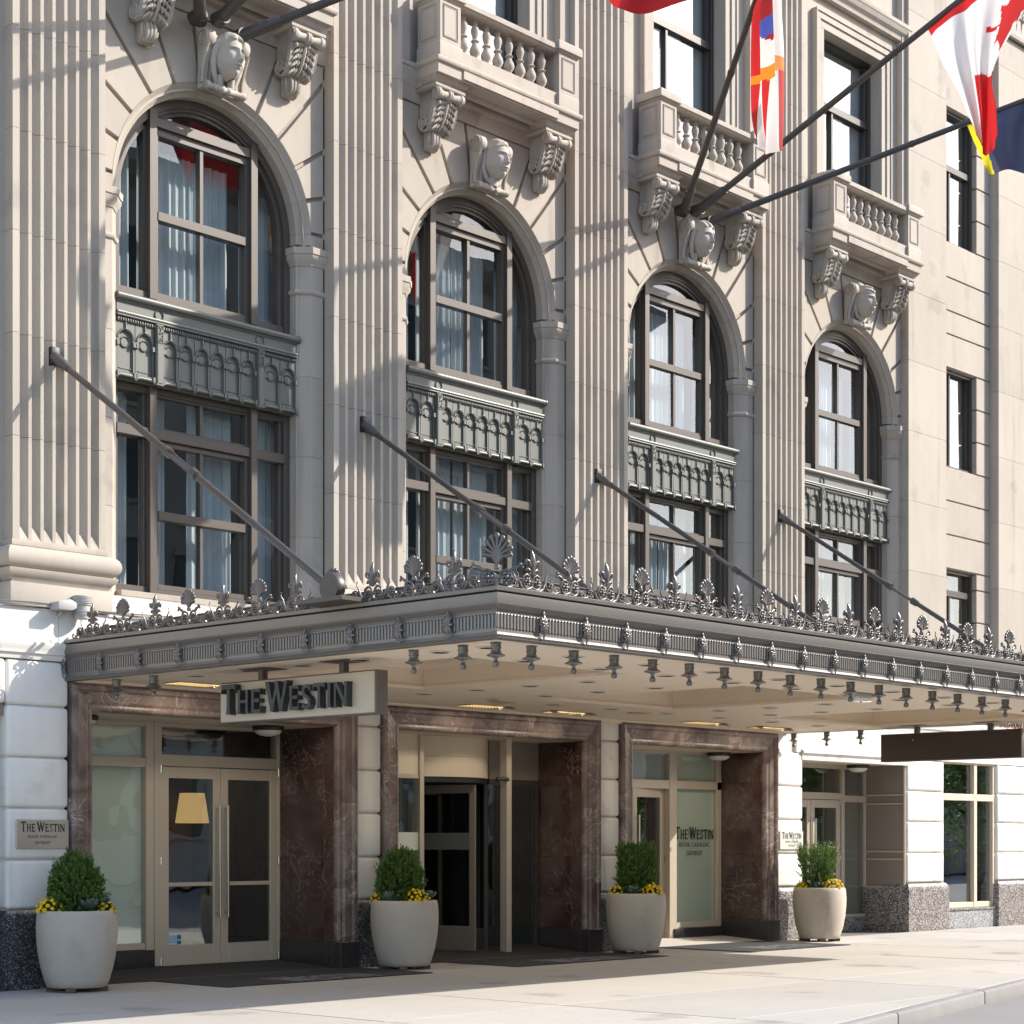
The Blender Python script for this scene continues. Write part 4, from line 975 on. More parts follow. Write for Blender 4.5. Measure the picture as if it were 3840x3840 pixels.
# shop window on the right
E5 = tag(empty('shop_window', (17.8, -.085, .38), 0, HOTEL)); ox = -17.8
f = MB(); xs = [16.78, 16.86, 17.97, 18.08, 18.70, 18.79]
f.box(xs[0]+ox, xs[1]+ox, -.02, .1, .0, 2.745); f.box(xs[2]+ox, xs[3]+ox, -.03, .1, .0, 2.745); f.box(xs[4]+ox, xs[5]+ox, -.02, .1, .0, 2.745)
for a, c in ((xs[1], xs[2]), (xs[3], xs[4])): f.box(a+ox, c+ox, -.02, .1, 0, .1); f.box(a+ox, c+ox, -.03, .1, 2.01, 2.135); f.box(a+ox, c+ox, -.02, .1, 2.69, 2.745)
f.build('window_frame', BEIGE, E5, bevel=.004, seg=1)
for a, c in ((xs[1], xs[2]), (xs[3], xs[4])):
    for z0, z1 in ((.1, 2.01), (2.135, 2.69)): MB().box(a+ox, c+ox, .05, .06, z0, z1).build('pane', SKYGL, E5, smooth=False)
MB().box(xs[0]+ox, xs[5]+ox, .35, .37, 0, 2.745).build('dark_blind', DARK, E5)
part('granite_sill', MB().box(16.80, 18.78, -.175, .3, .335, .375), GRAN, bevel=.006); part('granite_apron', MB().box(16.80, 18.785, -.15, .3, -.05, .333), granite('pale_granite', [(0, (.12, .12, .13)), (.3, (.28, .29, .30)), (.6, (.42, .43, .44)), (.8, (.52, .53, .54))], 66))
# bronze wall lettering beyond the canopy
for i, s in enumerate(('WASHINGTON BLVD',)): put(text_mesh(s, .20, .04, mat('bronze_letter', (.25, .12, .06), .4, .6)), 'lettering', HOTEL, (19.25, -.20, 3.83), WALLROT)
# ------------------------------------------------------------------ canopy
CX0, CX1, CY = -2.25, 11.75, -6.75
CAN = tag(empty('entrance_canopy', (4.75, -.1, 3.4)), 'grey metal entrance canopy with shell cresting and tan coffered soffit hung on four rods', 'canopy')
CO = Vector((-4.75, .1, -3.4))
def cp(name, mb, m, parent=None, **k): return mb.build(name, m, parent or CAN, CO if parent is None else (0, 0, 0), **k)
path = [(CX0, -.10), (CX0, CY), (CX1, CY), (CX1, -.10)]
f = MB(); f.sweep(path, [(-.12, 3.392), (.0, 3.392), (.004, 3.40), (-.004, 3.405), (.0, 3.425), (-.012, 3.445), (-.016, 3.45), (-.016, 3.625), (-.012, 3.63), (-.008, 3.645), (.012, 3.66), (.02, 3.675), (.03, 3.69), (.034, 3.70), (.034, 3.785), (-.12, 3.785)]); cp('fascia', f, CANO, ang=30)
f = MB(); f.sweep(path, [(-.14, 3.803), (.02, 3.803), (.026, 3.808), (.03, 3.838), (.02, 3.846), (-.14, 3.846)]); cp('gutter_ledge', f, CANO, ang=30)
f = MB(); f.sweep(path, [(-.10, 3.784), (-.035, 3.784), (-.035, 3.806), (-.10, 3.806)]); cp('shadow_gap', f, BLACK)
f = MB(); q = -.42
f.sweep([(CX0+.24, -.1), (CX0+.24, CY+.24), (CX1-.24, CY+.24), (CX1-.24, -.1)], [(-.06, 3.80), (0, 3.80), (.0, 3.90), (.012, 3.905), (.012, 3.925), (.0, 3.93), (0, 3.975), (.014, 3.98), (.014, 3.99), (-.06, 3.99)]); cp('parapet', f, CANO, ang=30)
f = MB(); f.box(CX0+.05, CX1-.05, CY+.05, -.18, 3.79, 3.83); cp('roof_deck', f, CANO)
# tongues on the frieze, beads and leaf moulding: countless small relief
tg = MB(); bd = MB()
def run(a, c, fn):
    (x0, y0), (x1, y1) = a, c; L = hypot(x1-x0, y1-y0); d = Vector(((x1-x0)/L, (y1-y0)/L)); n = Vector((d.y, -d.x)); fn(Vector((x0, y0)), d, n, L)
def frieze(p, d, n, L):
    k = int(L/.0425)
    for i in range(k):
        c = p+d*(L*(i+.5)/k)+n*-.016
        pr = [c-d*.014, c-d*.012+n*.010, c+n*.014, c+d*.012+n*.010, c+d*.014]
        tg.prism([(v.x, v.y) for v in pr], 'z', 3.485, 3.60)
        e = c+n*.006; tg.sphere((e.x, e.y, 3.604), (.012, .012, .01), 6, 4)
        for j in (-.25, .25):
            e = p+d*(L*(i+.5+j)/k)
            bd.sphere((e.x+n.x*.027, e.y+n.y*.027, 3.692), .0075, 5, 4)
            v = [e-d*.009+n*.004, e+n*.014, e+d*.009+n*.004]
            bd.add([(v[0].x, v[0].y, 3.645), (v[1].x+n.x*.014, v[1].y+n.y*.014, 3.68), (v[2].x, v[2].y, 3.645), (e.x-n.x*.02, e.y-n.y*.02, 3.66)], [(0, 1, 2), (0, 3, 1), (1, 3, 2)])
            v = [e-d*.009, e+n*.008, e+d*.009]
            bd.add([(v[0].x, v[0].y, 3.407), (v[1].x, v[1].y, 3.424), (v[2].x, v[2].y, 3.407), (e.x-n.x*.02, e.y-n.y*.02, 3.415)], [(0, 1, 2), (0, 3, 1), (1, 3, 2)])
for a, c in zip(path, path[1:]): run(a, c, frieze)
tag(cp('frieze_tongues', tg, CANO, ang=40), kind='stuff'); tag(cp('bead_and_leaf', bd, CANO, fix=False), kind='stuff')
# leaf bosses
m = MB(); R = random.Random(5)
for i in range(8):
    a = 2*pi*i/8
    m.tube([(0, -.02, 0), (.022*cos(a), -.034, .045*sin(a)), (.036*cos(a), -.02, .085*sin(a)), (.040*cos(a), -.004, .10*sin(a))], [.010, .014, .012, .004], 5)
    a += pi/8; m.tube([(0, -.03, 0), (.016*cos(a), -.05, .03*sin(a)), (.030*cos(a), -.034, .062*sin(a))], [.008, .011, .005], 5)
m.sphere((0, -.045, 0), (.012, .014, .02), 8, 6)
for s in (-1, 1): m.sphere((0, -.012, s*.098), (.012, .014, .02), 6, 5)
m.xf(Matrix.Diagonal((1.35, .62, 1.06, 1))); BOSS = m.mesh('leaf_boss', CREST, ang=60)
for k in range(24): put(BOSS, 'leaf_boss', CAN, Vector((-1.66+.588*k, CY-.012, 3.545))+CO) if -1.66+.588*k < 11.7 else None
for y in (-.16, -.85, -1.54, -2.23, -2.905, -3.565, -4.22, -4.87, -5.525, -6.16): put(BOSS, 'leaf_boss', CAN, Vector((CX0-.012, y, 3.545))+CO, (0, 0, -pi/2))
# finials
m = MB(); m.lathe([(0, .0), (.050, .0), (.052, -.012), (.047, -.016), (.046, -.042), (.050, -.046), (.050, -.056), (.044, -.060), (.043, -.075), (.050, -.095), (.065, -.108), (.083, -.114), (.085, -.120), (.078, -.126), (.045, -.132), (.024, -.142), (.016, -.155), (.015, -.166), (.022, -.172), (.030, -.190), (.030, -.205), (.022, -.220), (.0, -.226)], 20, cap=False)
FIN = m.mesh('finial', mat('iron_finial_paint', (.20, .19, .18), .36, .6), ang=40)
fin = [(CX0+.27, CY+.27)]+[(-1.53+.588*k, CY+.25) for k in range(23) if -1.53+.588*k < 11.6]+[(CX0+.25, y) for y in (-6.09, -5.45, -1.456, -.79, -.13)]+[(CX1-.03, y) for y in (-.30, -.94, -1.58)]
for x, y in fin: put(FIN, 'finial', CAN, Vector((x, y, 3.392))+CO)
# cresting: shells, lilies, scrolls
def volute(m, cx, cz, r, s, th=.010, turns=1.4, a0=-pi/2, y=0):
    pts = []; rs = []; n = int(turns*14)
    for i in range(n+1):
        a = a0+s*2*pi*turns*i/n; q = r*(1-.7*i/n); pts.append((cx+q*cos(a), y, cz+q*sin(a))); rs.append(th*(1-.35*i/n))
    m.tube(pts, rs, 5)
def rosette(m, cx, cz, r):
    m.sphere((cx, -.018, cz), (r*.32, .018, r*.32), 8, 5)
    for i in range(6):
        a = i*pi/3; m.sphere((cx+r*.58*cos(a), -.010, cz+r*.58*sin(a)), (r*.36, .014, r*.36), 7, 4)
def base(m, k=1.0):
    for s in (-1, 1):
        m.tube([(0, 0, .035), (s*.03*k, 0, .02), (s*.07*k, 0, .01), (s*.105*k, 0, .03), (s*.125*k, 0, .075), (s*.11*k, 0, .125), (s*.07*k, 0, .145), (s*.03*k, 0, .125), (s*.012*k, 0, .09)], [.012, .013, .013, .013, .012, .012, .012, .011, .01], 6)
        rosette(m, s*.068*k, .077, .048*k)
    m.box(-.03, .03, -.016, .012, .07, .092); m.prism([(-.02, 0), (.02, 0), (.008, .07), (-.008, .07)], 'y', -.01, .01)
def shell(h, w):
    m = MB(); base(m, w)
    for s in (-1, 1):
        m.tube([(s*.09*w, 0, .135), (s*.13*w, 0, .165), (s*.16*w, 0, .175)], [.014, .016, .008], 6); m.sphere((s*.165*w, 0, .19), .018, 6, 4); m.sphere((s*.18*w, 0, .165), .013, 6, 4)
    for i in range(-4, 5):
        a = i*radians(19); t = 1-.05*abs(i)
        ex, ez = sin(a)*.112*w*(1.0 if abs(i) < 4 else .85), cos(a)*h*.50*t
        c = (0, 0, .165)
        ex *= 1+.10*(4-abs(i))/4 if i else 1
        mid = (ex*.38, -.004, .165+h*.16+ez*.45); top = (ex, -.012, .185+h*.10+ez*.92)
        m.tube([c, (ex*.12, 0, .165+h*.10), mid, top], [.009, .013, .018, .022], 7)
        m.sphere(top, (.025, .018, .026), 7, 5)
    for i in range(-3, 4):
        a = i*radians(19)+radians(9.5)
    m.lathe([(.022, 0), (.026, .02), (.015, .05)], 10, (0, 0, .145))
    return m.mesh('shell_crest', CREST, ang=70)
def lily():
    m = MB(); base(m, .95)
    for s in (-1, 1):
        m.tube([(s*.02, 0, .0), (s*.09, 0, -.002), (s*.15, 0, .03), (s*.18, 0, .085), (s*.19, 0, .12)], [.010, .013, .015, .013, .009], 6)
        m.tube([(0, -.004, .15), (s*.022, -.008, .21), (s*.05, -.010, .262), (s*.078, -.008, .27), (s*.086, -.004, .245), (s*.070, 0, .228)], [.010, .014, .017, .017, .016, .013], 7)
        m.tube([(0, 0, .15), (s*.03, -.006, .175), (s*.06, -.006, .195), (s*.078, 0, .178)], [.012, .015, .015, .012], 6)
    m.tube([(0, -.006, .14), (0, -.012, .20), (0, -.014, .265), (0, -.012, .31), (0, 0, .355), (0, 0, .37)], [.012, .018, .026, .022, .010, .004], 8)
    m.box(-.04, .04, -.014, .012, .148, .162)
    return m.mesh('lily_crest', CREST, ang=70)
def scroll(s):
    m = MB()
    volute(m, 0, .075, .058, s, .009, 1.6, -pi/2); m.tube([(s*-.02, 0, .018), (s*-.07, 0, .005), (s*-.12, 0, .02), (s*-.135, 0, .05), (s*-.11, 0, .06), (s*-.10, 0, .045)], [.009, .010, .010, .009, .008, .006], 6)
    m.tube([(s*.055, 0, .08), (s*.06, 0, .13), (s*.03, 0, .165), (s*.035, 0, .20)], [.010, .009, .007, .004], 6); m.sphere((s*.035, 0, .20), .008, 6, 4)
    volute(m, s*-.06, .035, .03, -s, .007, 1.1, pi/2); m.sphere((0, -.012, .075), (.018, .016, .018), 7, 5); rosette(m, 0, .075, .03)
    for a in range(5): m.sphere((.03*cos(a*1.25), -.012, .075+.03*sin(a*1.25)), .010, 5, 4)
    m.box(-.14, .14, -.006, .006, -.004, .006)
    return m.mesh('scroll_crest', CREST, ang=70)
SHL = shell(.30, 1.0); BIG = shell(.46, 1.25); LIL = lily(); SCR = {s: scroll(s) for s in (-1, 1)}
RL = MB().box(-.5, .5, -.012, .012, -.008, .004).mesh('crest_rail', CREST)
def crest(me, name, x, y, side, sx=1.0):
    put(me, name, CAN, Vector((x, y, 3.852))+CO, (0, 0, -pi/2 if side else 0), (sx, 1, 1))
fy, lx = CY+.06, CX0+.06
for i in range(14):
    x = CX0+1.03*(i)
    if i: crest(SHL, 'shell_crest', x, fy, 0)
    if x+.515 < CX1: crest(LIL, 'lily_crest', x+.515, fy, 0)
    for dx, s in ((.275, 1), (.755, -1)):
        if x+dx < CX1: crest(SCR[s], 'scroll_crest', x+dx, fy, 0)
yy = [-6.69, -5.65, -4.55, -3.45, -2.315, -1.18]
for i, y in enumerate(yy):
    if i: crest(SHL, 'shell_crest', lx, y, 1)
    n = yy[i+1] if i < 5 else -.05; crest(LIL, 'lily_crest', lx, (y+n)/2, 1)
    crest(SCR[-1], 'scroll_crest', lx, y*.73+n*.27, 1); crest(SCR[1], 'scroll_crest', lx, y*.27+n*.73, 1)
put(BIG, 'shell_crest', CAN, Vector((CX0+.05, CY+.05, 3.852))+CO, (0, 0, -pi/4))
for i in range(6): crest(SHL if i % 2 else LIL, 'shell_crest' if i % 2 else 'lily_crest', CX1-.06, -6.2+1.03*i, 1)
# soffit with three coffers
zs_, ze = 3.42, 3.74
cof = [(-1.02, 1.52), (3.66, 6.31), (8.45, 11.39)]; ya, yb = -5.12, -2.0
s = MB(); s.box(CX0+.1, CX1-.1, CY+.1, ya, zs_, 3.5); s.box(CX0+.1, CX1-.1, yb, -.19, zs_, 3.5)
xs = [CX0+.1]+[v for c in cof for v in c]+[CX1-.1]
for a, c in zip(xs[::2], xs[1::2]): s.box(a, c, ya, yb, zs_, 3.5)
cp('soffit', s, SOFF)
for a, c in cof:
    s = MB(); s.sweep([(a, ya), (a, yb), (c, yb), (c, ya)], [(0, 3.425), (.03, 3.425), (.03, 3.455), (.012, 3.47), (.0, 3.50), (0, 3.66), (.02, 3.675), (.045, 3.72), (.045, ze), (-.03, ze), (-.03, 3.425)], closed=True); s.box(a-.02, c+.02, ya-.02, yb+.02, ze, ze+.03); cp('coffer', s, SOFF, ang=30)
s = MB(); s.sweep([(CX0+.12, -.19), (CX0+.12, CY+.12), (CX1-.12, CY+.12), (CX1-.12, -.19)][::-1], [(0, 3.395), (.07, 3.40), (.08, 3.405), (.10, 3.415), (.16, 3.417), (.17, 3.421), (0, 3.421)]); cp('soffit_moulding', s, SOFF, ang=30)
s = MB(); s.box(CX0+.1, CX1-.1, -.20, -.17, 3.36, 3.43); cp('wall_trim', s, SOFF)
# tie rods
for k, px in enumerate(PIL):
    A = Vector((px-.06, -.16, 6.96)); B = Vector((px-.06, -4.75, 3.98)); d = (B-A).normalized(); L = (B-A).length
    r = tag(empty('tie_rod', A+CO, 0, CAN)); P = lambda t: d*t
    m = MB(); m.tube([P(.0), P(.22), P(.24), P(.34)], [.062, .058, .045, .040], 12); m.tube([P(.33), P(L*.44)], .036, 12); m.tube([P(L*.44+.60), P(L)], .036, 12)
    m.tube([P(L*.44-.04), P(L*.44)], .043, 12); m.tube([P(L*.44+.60), P(L*.44+.64)], .043, 12); m.build('rod', ROD, r, ang=40)
    m = MB(); t0 = L*.44; sx = Vector((1, 0, 0)); 
    for s in (-1, 1): m.tube([P(t0)+sx*s*.02, P(t0+.06)+sx*s*.045, P(t0+.54)+sx*s*.045, P(t0+.60)+sx*s*.02], [.022, .017, .017, .022], 8)
    m.tube([P(t0-.02), P(t0+.08)], [.05, .056], 12); m.tube([P(t0+.52), P(t0+.62)], [.056, .05], 12); m.tube([P(t0+.06), P(t0+.54)], .016, 8); m.build('turnbuckle', ROD, r, ang=40)
    m = MB(); m.box(-.055, .055, -.03, .06, -.10, .11); m.build('wall_socket', BLACK, r, bevel=.01)
    m = MB(); m.lathe([(0, -.05), (.13, -.05), (.14, -.03), (.14, .03), (.13, .05), (0, .05)], 18, (B-A)+Vector((0, 0, .02)), 'x', False); m.box((B-A).x-.2, (B-A).x+.2, (B-A).y-.35, (B-A).y+.3, (B-A).z-.14, (B-A).z-.1); m.build('anchor', ROD, r, ang=40)

# ------------------------------------------------------------------ lights in the soffit
def light(name, mbs, loc, label, cat, group=None, rz=0):
    t = tag(empty(name, loc, rz), label, cat, group)
    for n, mb, mm in mbs: mb.build(n, mm, t, ang=40)
    return t
rng = MB().lathe([(.086, 0), (.112, -.003), (.114, -.008), (.108, -.011), (.09, -.009)], 26, cap=False); lens = MB().lathe([(0, -.002), (.09, -.002), (.09, .001), (0, .001)], 26, cap=False)
RING = rng.mesh('trim_ring', mat('white_trim', (.85, .82, .76), .5)); SHADE_DISC = lens.mesh('recess_shade_disc', mat('recess_shade_colour', (.03, .022, .017), .7))  # flat disc under the solid soffit, dark colour standing in for the recess shade
CXS = [-1.5, -.29, .88, 1.98, 3.2, 4.38, 5.57, 6.78, 8.01, 9.33, 10.56, 11.55]; RYS = [-1.55, -2.45, -3.3, -4.18, -5.3, -5.93]
ROWN = ['nearest the wall', 'second from the wall', 'third from the wall', 'fourth from the wall', 'second from the street', 'nearest the street']
COLN = ['line over the lettered sign']+[d+' line '+w for w in ('at the first coffer', 'on the first beam', 'at the middle coffer', 'on the second beam', 'at the far coffer') for d in ('left', 'right')]+['line over the blank sign']
COLN[2], COLN[3] = 'right line at the first coffer', 'left line on the first beam'
for i, x in enumerate(CXS):
    for j, y in enumerate(RYS):
        if any(a-.15 < x < c+.15 and ya-.15 < y < yb+.15 for a, c in cof): continue
        t = tag(empty('recessed_light', (x, y, zs_)), 'recessed downlight '+ROWN[j]+' in the '+COLN[i], 'ceiling light', 'recessed downlights in the canopy soffit')
        put(RING, 'trim_ring', t); put(SHADE_DISC, 'recess_shade_disc', t)
fl = MB()
fl.box(-.30, .30, -.16, .16, -.012, .0); FLB = fl.mesh('housing', BEIGE)
lv = MB()
for i in range(9): lv.box(-.26+.06*i, -.255+.06*i, -.14, .14, -.016, -.012)
for i in range(5): lv.box(-.28, .28, -.12+.058*i, -.115+.058*i, -.016, -.012)
FLL = lv.mesh('louvre', mat('gold_louvre', (.55, .40, .18), .35, .5)); FLG = MB().box(-.28, .28, -.14, .14, -.0128, -.0122).mesh('lamp_panel', GOLD)
fa = MB().box(-.36, -.02, -.005, .005, -.0, .16); fa = fa.mesh('flap', BEIGE)
for k, (x, nm) in enumerate([(-.9, 'left of the two over the double glass doors'), (.85, 'right of the two over the double glass doors'), (3.87, 'left of the two over the revolving door'), (5.54, 'right of the two over the revolving door'), (8.67, 'left of the two over the third entrance'), (10.39, 'right of the two over the third entrance')]):
    t = tag(empty('ceiling_light', (x, -.70, zs_-.004)), 'louvred warm ceiling light with open flap, '+nm, 'ceiling light', 'louvred lights along the wall')
    ld = bpy.data.lights.new('louvre_light', 'AREA'); ld.shape = 'RECTANGLE'; ld.size = .5; ld.size_y = .25; ld.energy = 5; ld.color = (1, .87, .70)
    lo = put(ld, 'lamp', t, (0, 0, -.03))
    put(FLB, 'housing', t); put(FLL, 'louvre', t); put(FLG, 'lamp_panel', t)
    put(fa, 'flap', t, (.55, -.18, -.05), (radians(-62), 0, 0)); put(fa, 'flap', t, (-.06, -.18, -.05), (radians(-62), 0, 0)) if k % 2 else None
for x, nm in ((3.6, 'left of the middle coffer'), (6.4, 'right of the middle coffer')):
    t = tag(empty('ceiling_light', (x, -1.35, zs_)), 'flat gold round ceiling disc '+nm, 'ceiling light'); MB().lathe([(0, -.012), (.17, -.012), (.175, -.006), (.175, 0), (0, 0)], 26, cap=False).build('disc', mat('gold_disc', (.6, .46, .25), .4, .3), t)
t = tag(empty('ceiling_light', (5.52, -5.5, zs_)), 'white clear domed emergency light near the street edge of the soffit', 'emergency light')
MB().box(-.20, .20, -.10, .10, -.05, 0).build('housing', BLIND, t, bevel=.02); MB().box(-.18, .18, -.09, .09, -.10, -.052).build('diffuser', SGL, t, bevel=.03)
for x, y, z, lb in ((-1.62, .45, 3.07, 'black rimmed dome lamp at the left inside the double door portal'), (1.15, .42, 3.07, 'black rimmed dome lamp above the right double door leaf'), (10.75, .50, 3.07, 'black rimmed dome lamp beside the frosted panel of the third portal'), (14.75, .40, 2.985, 'black rimmed dome lamp over the fourth recessed doorway')):
    t = tag(empty('dome_lamp', (x, y, z)), lb, 'ceiling lamp', 'dome lamps in the doorways')
    MB().lathe([(0, 0), (.20, 0), (.205, -.02), (.19, -.055), (.17, -.06), (0, -.06)], 24, cap=False).build('rim', BLACK, t); MB().lathe([(.175, -.058), (.16, -.085), (.11, -.115), (.05, -.128), (0, -.13)], 24, cap=False).build('diffuser', WLAMP, t)

# ------------------------------------------------------------------ signs
def hanging_sign(x, letters, label, face):
    t = tag(empty('hanging_sign', (x, -3.29, 2.865)), label, 'sign')
    MB().box(.012, .17, -1.21, 1.21, 0, .435).build('cabinet', SIGNF, t, bevel=.006)
    MB().box(0, .011, -1.195, 1.195, .015, .42).build('sign_face', face, t)
    for yy in (.60, -.66):
        MB().box(.05, .12, yy-.035, yy+.035, .436, .555).build('hanger', SIGNF, t); MB().box(-.08, .25, yy-.2, yy+.2, .545, .553).build('ceiling_plate', SIGNF, t)
    if letters:
        word(t, (-.002, .10, .085), (pi/2, 0, -pi/2), 1.98, LETT, .08, ys=.80)
    else:
        MB().lathe([(.012, 0), (.012, .01)], 8, (-.01, .62, .33), 'x').build('bolt', STEEL, t)
    return t
hanging_sign(-1.6, True, 'hanging sign with dark raised letters THE WESTIN on a beige face', SIGNB)
hanging_sign(11.5, False, 'blank dark brown sign hanging at the far end of the canopy', mat('dark_brown_sign', (.045, .034, .029), .5))
def plaque(x, z, w, h, m, label):
    t = tag(empty('wall_plaque', (x, -.162, z)), label, 'plaque'); MB().box(-w/2, w/2, -.022, 0, 0, h).build('plate', m, t, bevel=.002, seg=1)
    word(t, (0, -.022, h*.585), WALLROT, w*.84, INK, .003); lines(t, (0, -.0222, h*.37), WALLROT, h*.145, INK, h*.215)
plaque(-2.545, 1.535, .665, .315, BRASS, 'brushed metal plaque lettered THE WESTIN above the leftmost planter')
plaque(11.83, 1.49, .66, .30, mat('white_plate', (.62, .60, .56), .35), 'white plaque lettered THE WESTIN beside the fourth doorway')
# ------------------------------------------------------------------ mats
def mat_obj(x0, x1, y0, y1, label):
    t = tag(empty('door_mat', ((x0+x1)/2, (y0+y1)/2, 0)), label, 'mat'); w, d = (x1-x0)/2, (y1-y0)/2
    m = MB(); m.box(-w, w, -d, d, .002, .012); m.build('carpet', MATM, t, bevel=.004, seg=1)
    m = MB(); m.box(-w, w, d-.05, d-.035, .0125, .0135); m.build('border_line', MATT, t)
    L, wd = small_caps(1.0, .8); k = 1.72/wd
    for polys in L[3:]:
        m = MB()
        for i, p in enumerate(polys): m.prism([((px-wd*.62)*k*1.25, (py-.5)*k*2.0-.35) for px, py in p], 'z', .0125, .0136+.0003*i)
        m.build('letter', MATT, t, smooth=False)
mat_obj(-1.12, 2.08, -1.60, -.10, 'black door mat lettered WESTIN before the double glass doors')
mat_obj(3.60, 6.75, -1.60, -.10, 'black door mat lettered WESTIN before the revolving door')
mat_obj(8.30, 11.0, -1.86, -.12, 'black door mat lettered WESTIN half in sun before the third entrance')

# ------------------------------------------------------------------ planters and plants
def planter(x, y, label):
    t = tag(empty('planter', (x, y, 0)), label, 'planter', 'concrete planters along the hotel front')
    prof = [(0, .045), (.30, .045), (.32, .055), (.345, .12), (.385, .26), (.415, .42), (.430, .58), (.433, .70), (.425, .81), (.415, .862), (.405, .872), (.385, .872), (.375, .86), (.375, .80), (0, .80)]
    put(POTM, 'bowl', t); put(SOILM, 'soil', t)
    for a in (.5, 2.2, 3.9, 5.5): put(FOOTM, 'foot', t, (.24*cos(a), .24*sin(a), 0), (0, 0, a))
    return t
_pf = [(0, .045), (.30, .045), (.32, .055), (.345, .12), (.385, .26), (.415, .42), (.430, .58), (.433, .70), (.425, .81), (.415, .862), (.405, .872), (.385, .872), (.375, .86), (.375, .78)]
POTM = MB().lathe(_pf, 48, cap=False).mesh('bowl', POT, ang=50)
SOILM = MB().lathe([(0, .83), (.2, .825), (.376, .80)], 24, cap=False).mesh('soil', SOIL)
FOOTM = MB().box(-.09, .09, -.05, .05, 0, .05).mesh('foot', WOODF, bevel=.006)
def boxwood(loc, rx, rz_, shape, n, seed, label, loose=0.0):
    R = random.Random(seed); t = tag(empty('boxwood_shrub', loc), label, 'shrub', 'clipped boxwoods in the planters')
    m = MB(); st = MB()
    def inside(p):
        x, y, z = p; q = z/rz_
        if shape == 'dome': return (x/rx)**2+(y/rx)**2+(max(0, q-.35)/.65)**2.2 < 1 if q < 1 else False
        if shape == 'cone': return hypot(x, y) < rx*(1.0-.22*q)*sqrt(max(0, 1-max(0, (q-.35)/.66)**2.4))
        if shape == 'box': return hypot(x, y) < rx*(.93+.10*q-.5*max(0, q-.88))
        return hypot(x, y) < rx*(.55+.55*q-.9*max(0, q-.75)**1.2)
    def leaf(p, d, L, wd):
        s = d.orthogonal().normalized(); s = Matrix.Rotation(R.uniform(0, 6.28), 3, d) @ s; up = s.cross(d)*.18*L
        m.add([p, p+d*L*.45+s*wd+up, p+d*L, p+d*L*.45-s*wd+up], [(0, 1, 2, 3)])
    for i in range(n):
        for _ in range(30):
            p = Vector((R.uniform(-rx, rx), R.uniform(-rx, rx), R.uniform(.03, rz_)))
            if inside(p) and (not inside(p+Vector((p.x, p.y, p.z-rz_*.3)).normalized()*.10) or R.random() < .3): break
        o = Vector((p.x, p.y, (p.z-rz_*.25)*.8)).normalized(); dr = (o*.8+Vector((0, 0, .75))+Vector((R.uniform(-.5, .5), R.uniform(-.5, .5), R.uniform(-.2, .3)))).normalized()
        Ls = R.uniform(.05, .10)*(1+loose*R.random()*1.4)*(1.7 if R.random() < .06 else 1)
        for k in range(14):
            q = p+dr*(Ls*k/13); a = k*2.4
            sd = (dr.orthogonal().normalized()); sd = Matrix.Rotation(a, 3, dr) @ sd
            leaf(q, (sd+dr*.9).normalized(), R.uniform(.020, .032), .0095)
        st.tube([p-dr*.05, p+dr*Ls], [.0022, .001], 3)
    for i in range(26):
        a = R.uniform(0, 6.28); r = R.uniform(0, .07); b = R.uniform(.4, .9)*rx
        st.tube([(r*cos(a), r*sin(a), 0), (b*.5*cos(a), b*.5*sin(a), rz_*.35), (b*cos(a), b*sin(a), rz_*R.uniform(.5, .9))], [.009, .006, .002], 4)
    m.build('foliage', LEAF, t, smooth=False, fix=False); st.build('stem', STEM, t, fix=False)
bl = MB()
for r, z, n, L in ((.006, .006, 9, .012), (.004, .010, 8, .009), (.002, .013, 6, .006), (.006, .002, 9, .013)):
    for i in range(n):
        a = 2*pi*i/n+z*90; c, s = cos(a), sin(a); w = .0045
        bl.add([(r*c, r*s, z), ((r+L*.6)*c-w*s, (r+L*.6)*s+w*c, z+.004), ((r+L)*c, (r+L)*s, z-.001), ((r+L*.6)*c+w*s, (r+L*.6)*s-w*c, z+.004)], [(0, 1, 2, 3)])
BLOOM = bl.mesh('bloom', YEL, smooth=False, fix=False)
def mums(loc, w, h, n, seed, label):
    R = random.Random(seed); t = tag(empty('chrysanthemum', loc), label, 'flowers', 'yellow chrysanthemums in the planters'); m = MB()
    for i in range(220):
        a, b = R.uniform(0, 6.28), R.uniform(0, 1.5); q = R.uniform(.55, .93); p = Vector((w*q*cos(a)*cos(b*.9), w*q*sin(a)*cos(b*.9), h*q*sin(b)+.0))
        d = Vector((cos(a), sin(a), R.uniform(.1, 1.2))).normalized(); s = d.orthogonal()*.010; L = .04
        m.add([p, p+d*L*.5+s, p+d*L, p+d*L*.5-s], [(0, 1, 2, 3)])
    m.build('foliage', MUMF, t, smooth=False, fix=False)
    for i in range(n):
        a = i*2.39996+R.uniform(-.2, .2); b = asin(max(.12, 1-(i+.5)/n*.95)); rr = 1+R.uniform(-.1, .1)
        d = Vector((cos(a)*cos(b), sin(a)*cos(b), sin(b))); p = Vector((d.x*w*rr, d.y*w*rr, d.z*h*rr+.01))
        o = put(BLOOM, 'bloom', t, p, Vector((d.x, d.y, d.z+.35)).to_track_quat('Z', 'Y').to_euler()); k = R.uniform(1.15, 1.6); o.scale = (k, k, k)
def kale_leaf(seed):
    R = random.Random(seed); ph = R.uniform(0, 6)
    def fn(u, v):
        s = (u-.5)*2; w = .062*sin(pi*min(1, .18+.82*v))**.7; ed = abs(s)**3
        return (s*w*(1+.10*sin(v*22+ph)*ed), .125*v, .02*v+.030*s*s+.045*v*v+.014*ed*sin(v*30+s*5+ph)+.006*sin(v*14+ph))
    return MB().grid(fn, 10, 10).mesh('leaf', KALE, ang=180, fix=False)
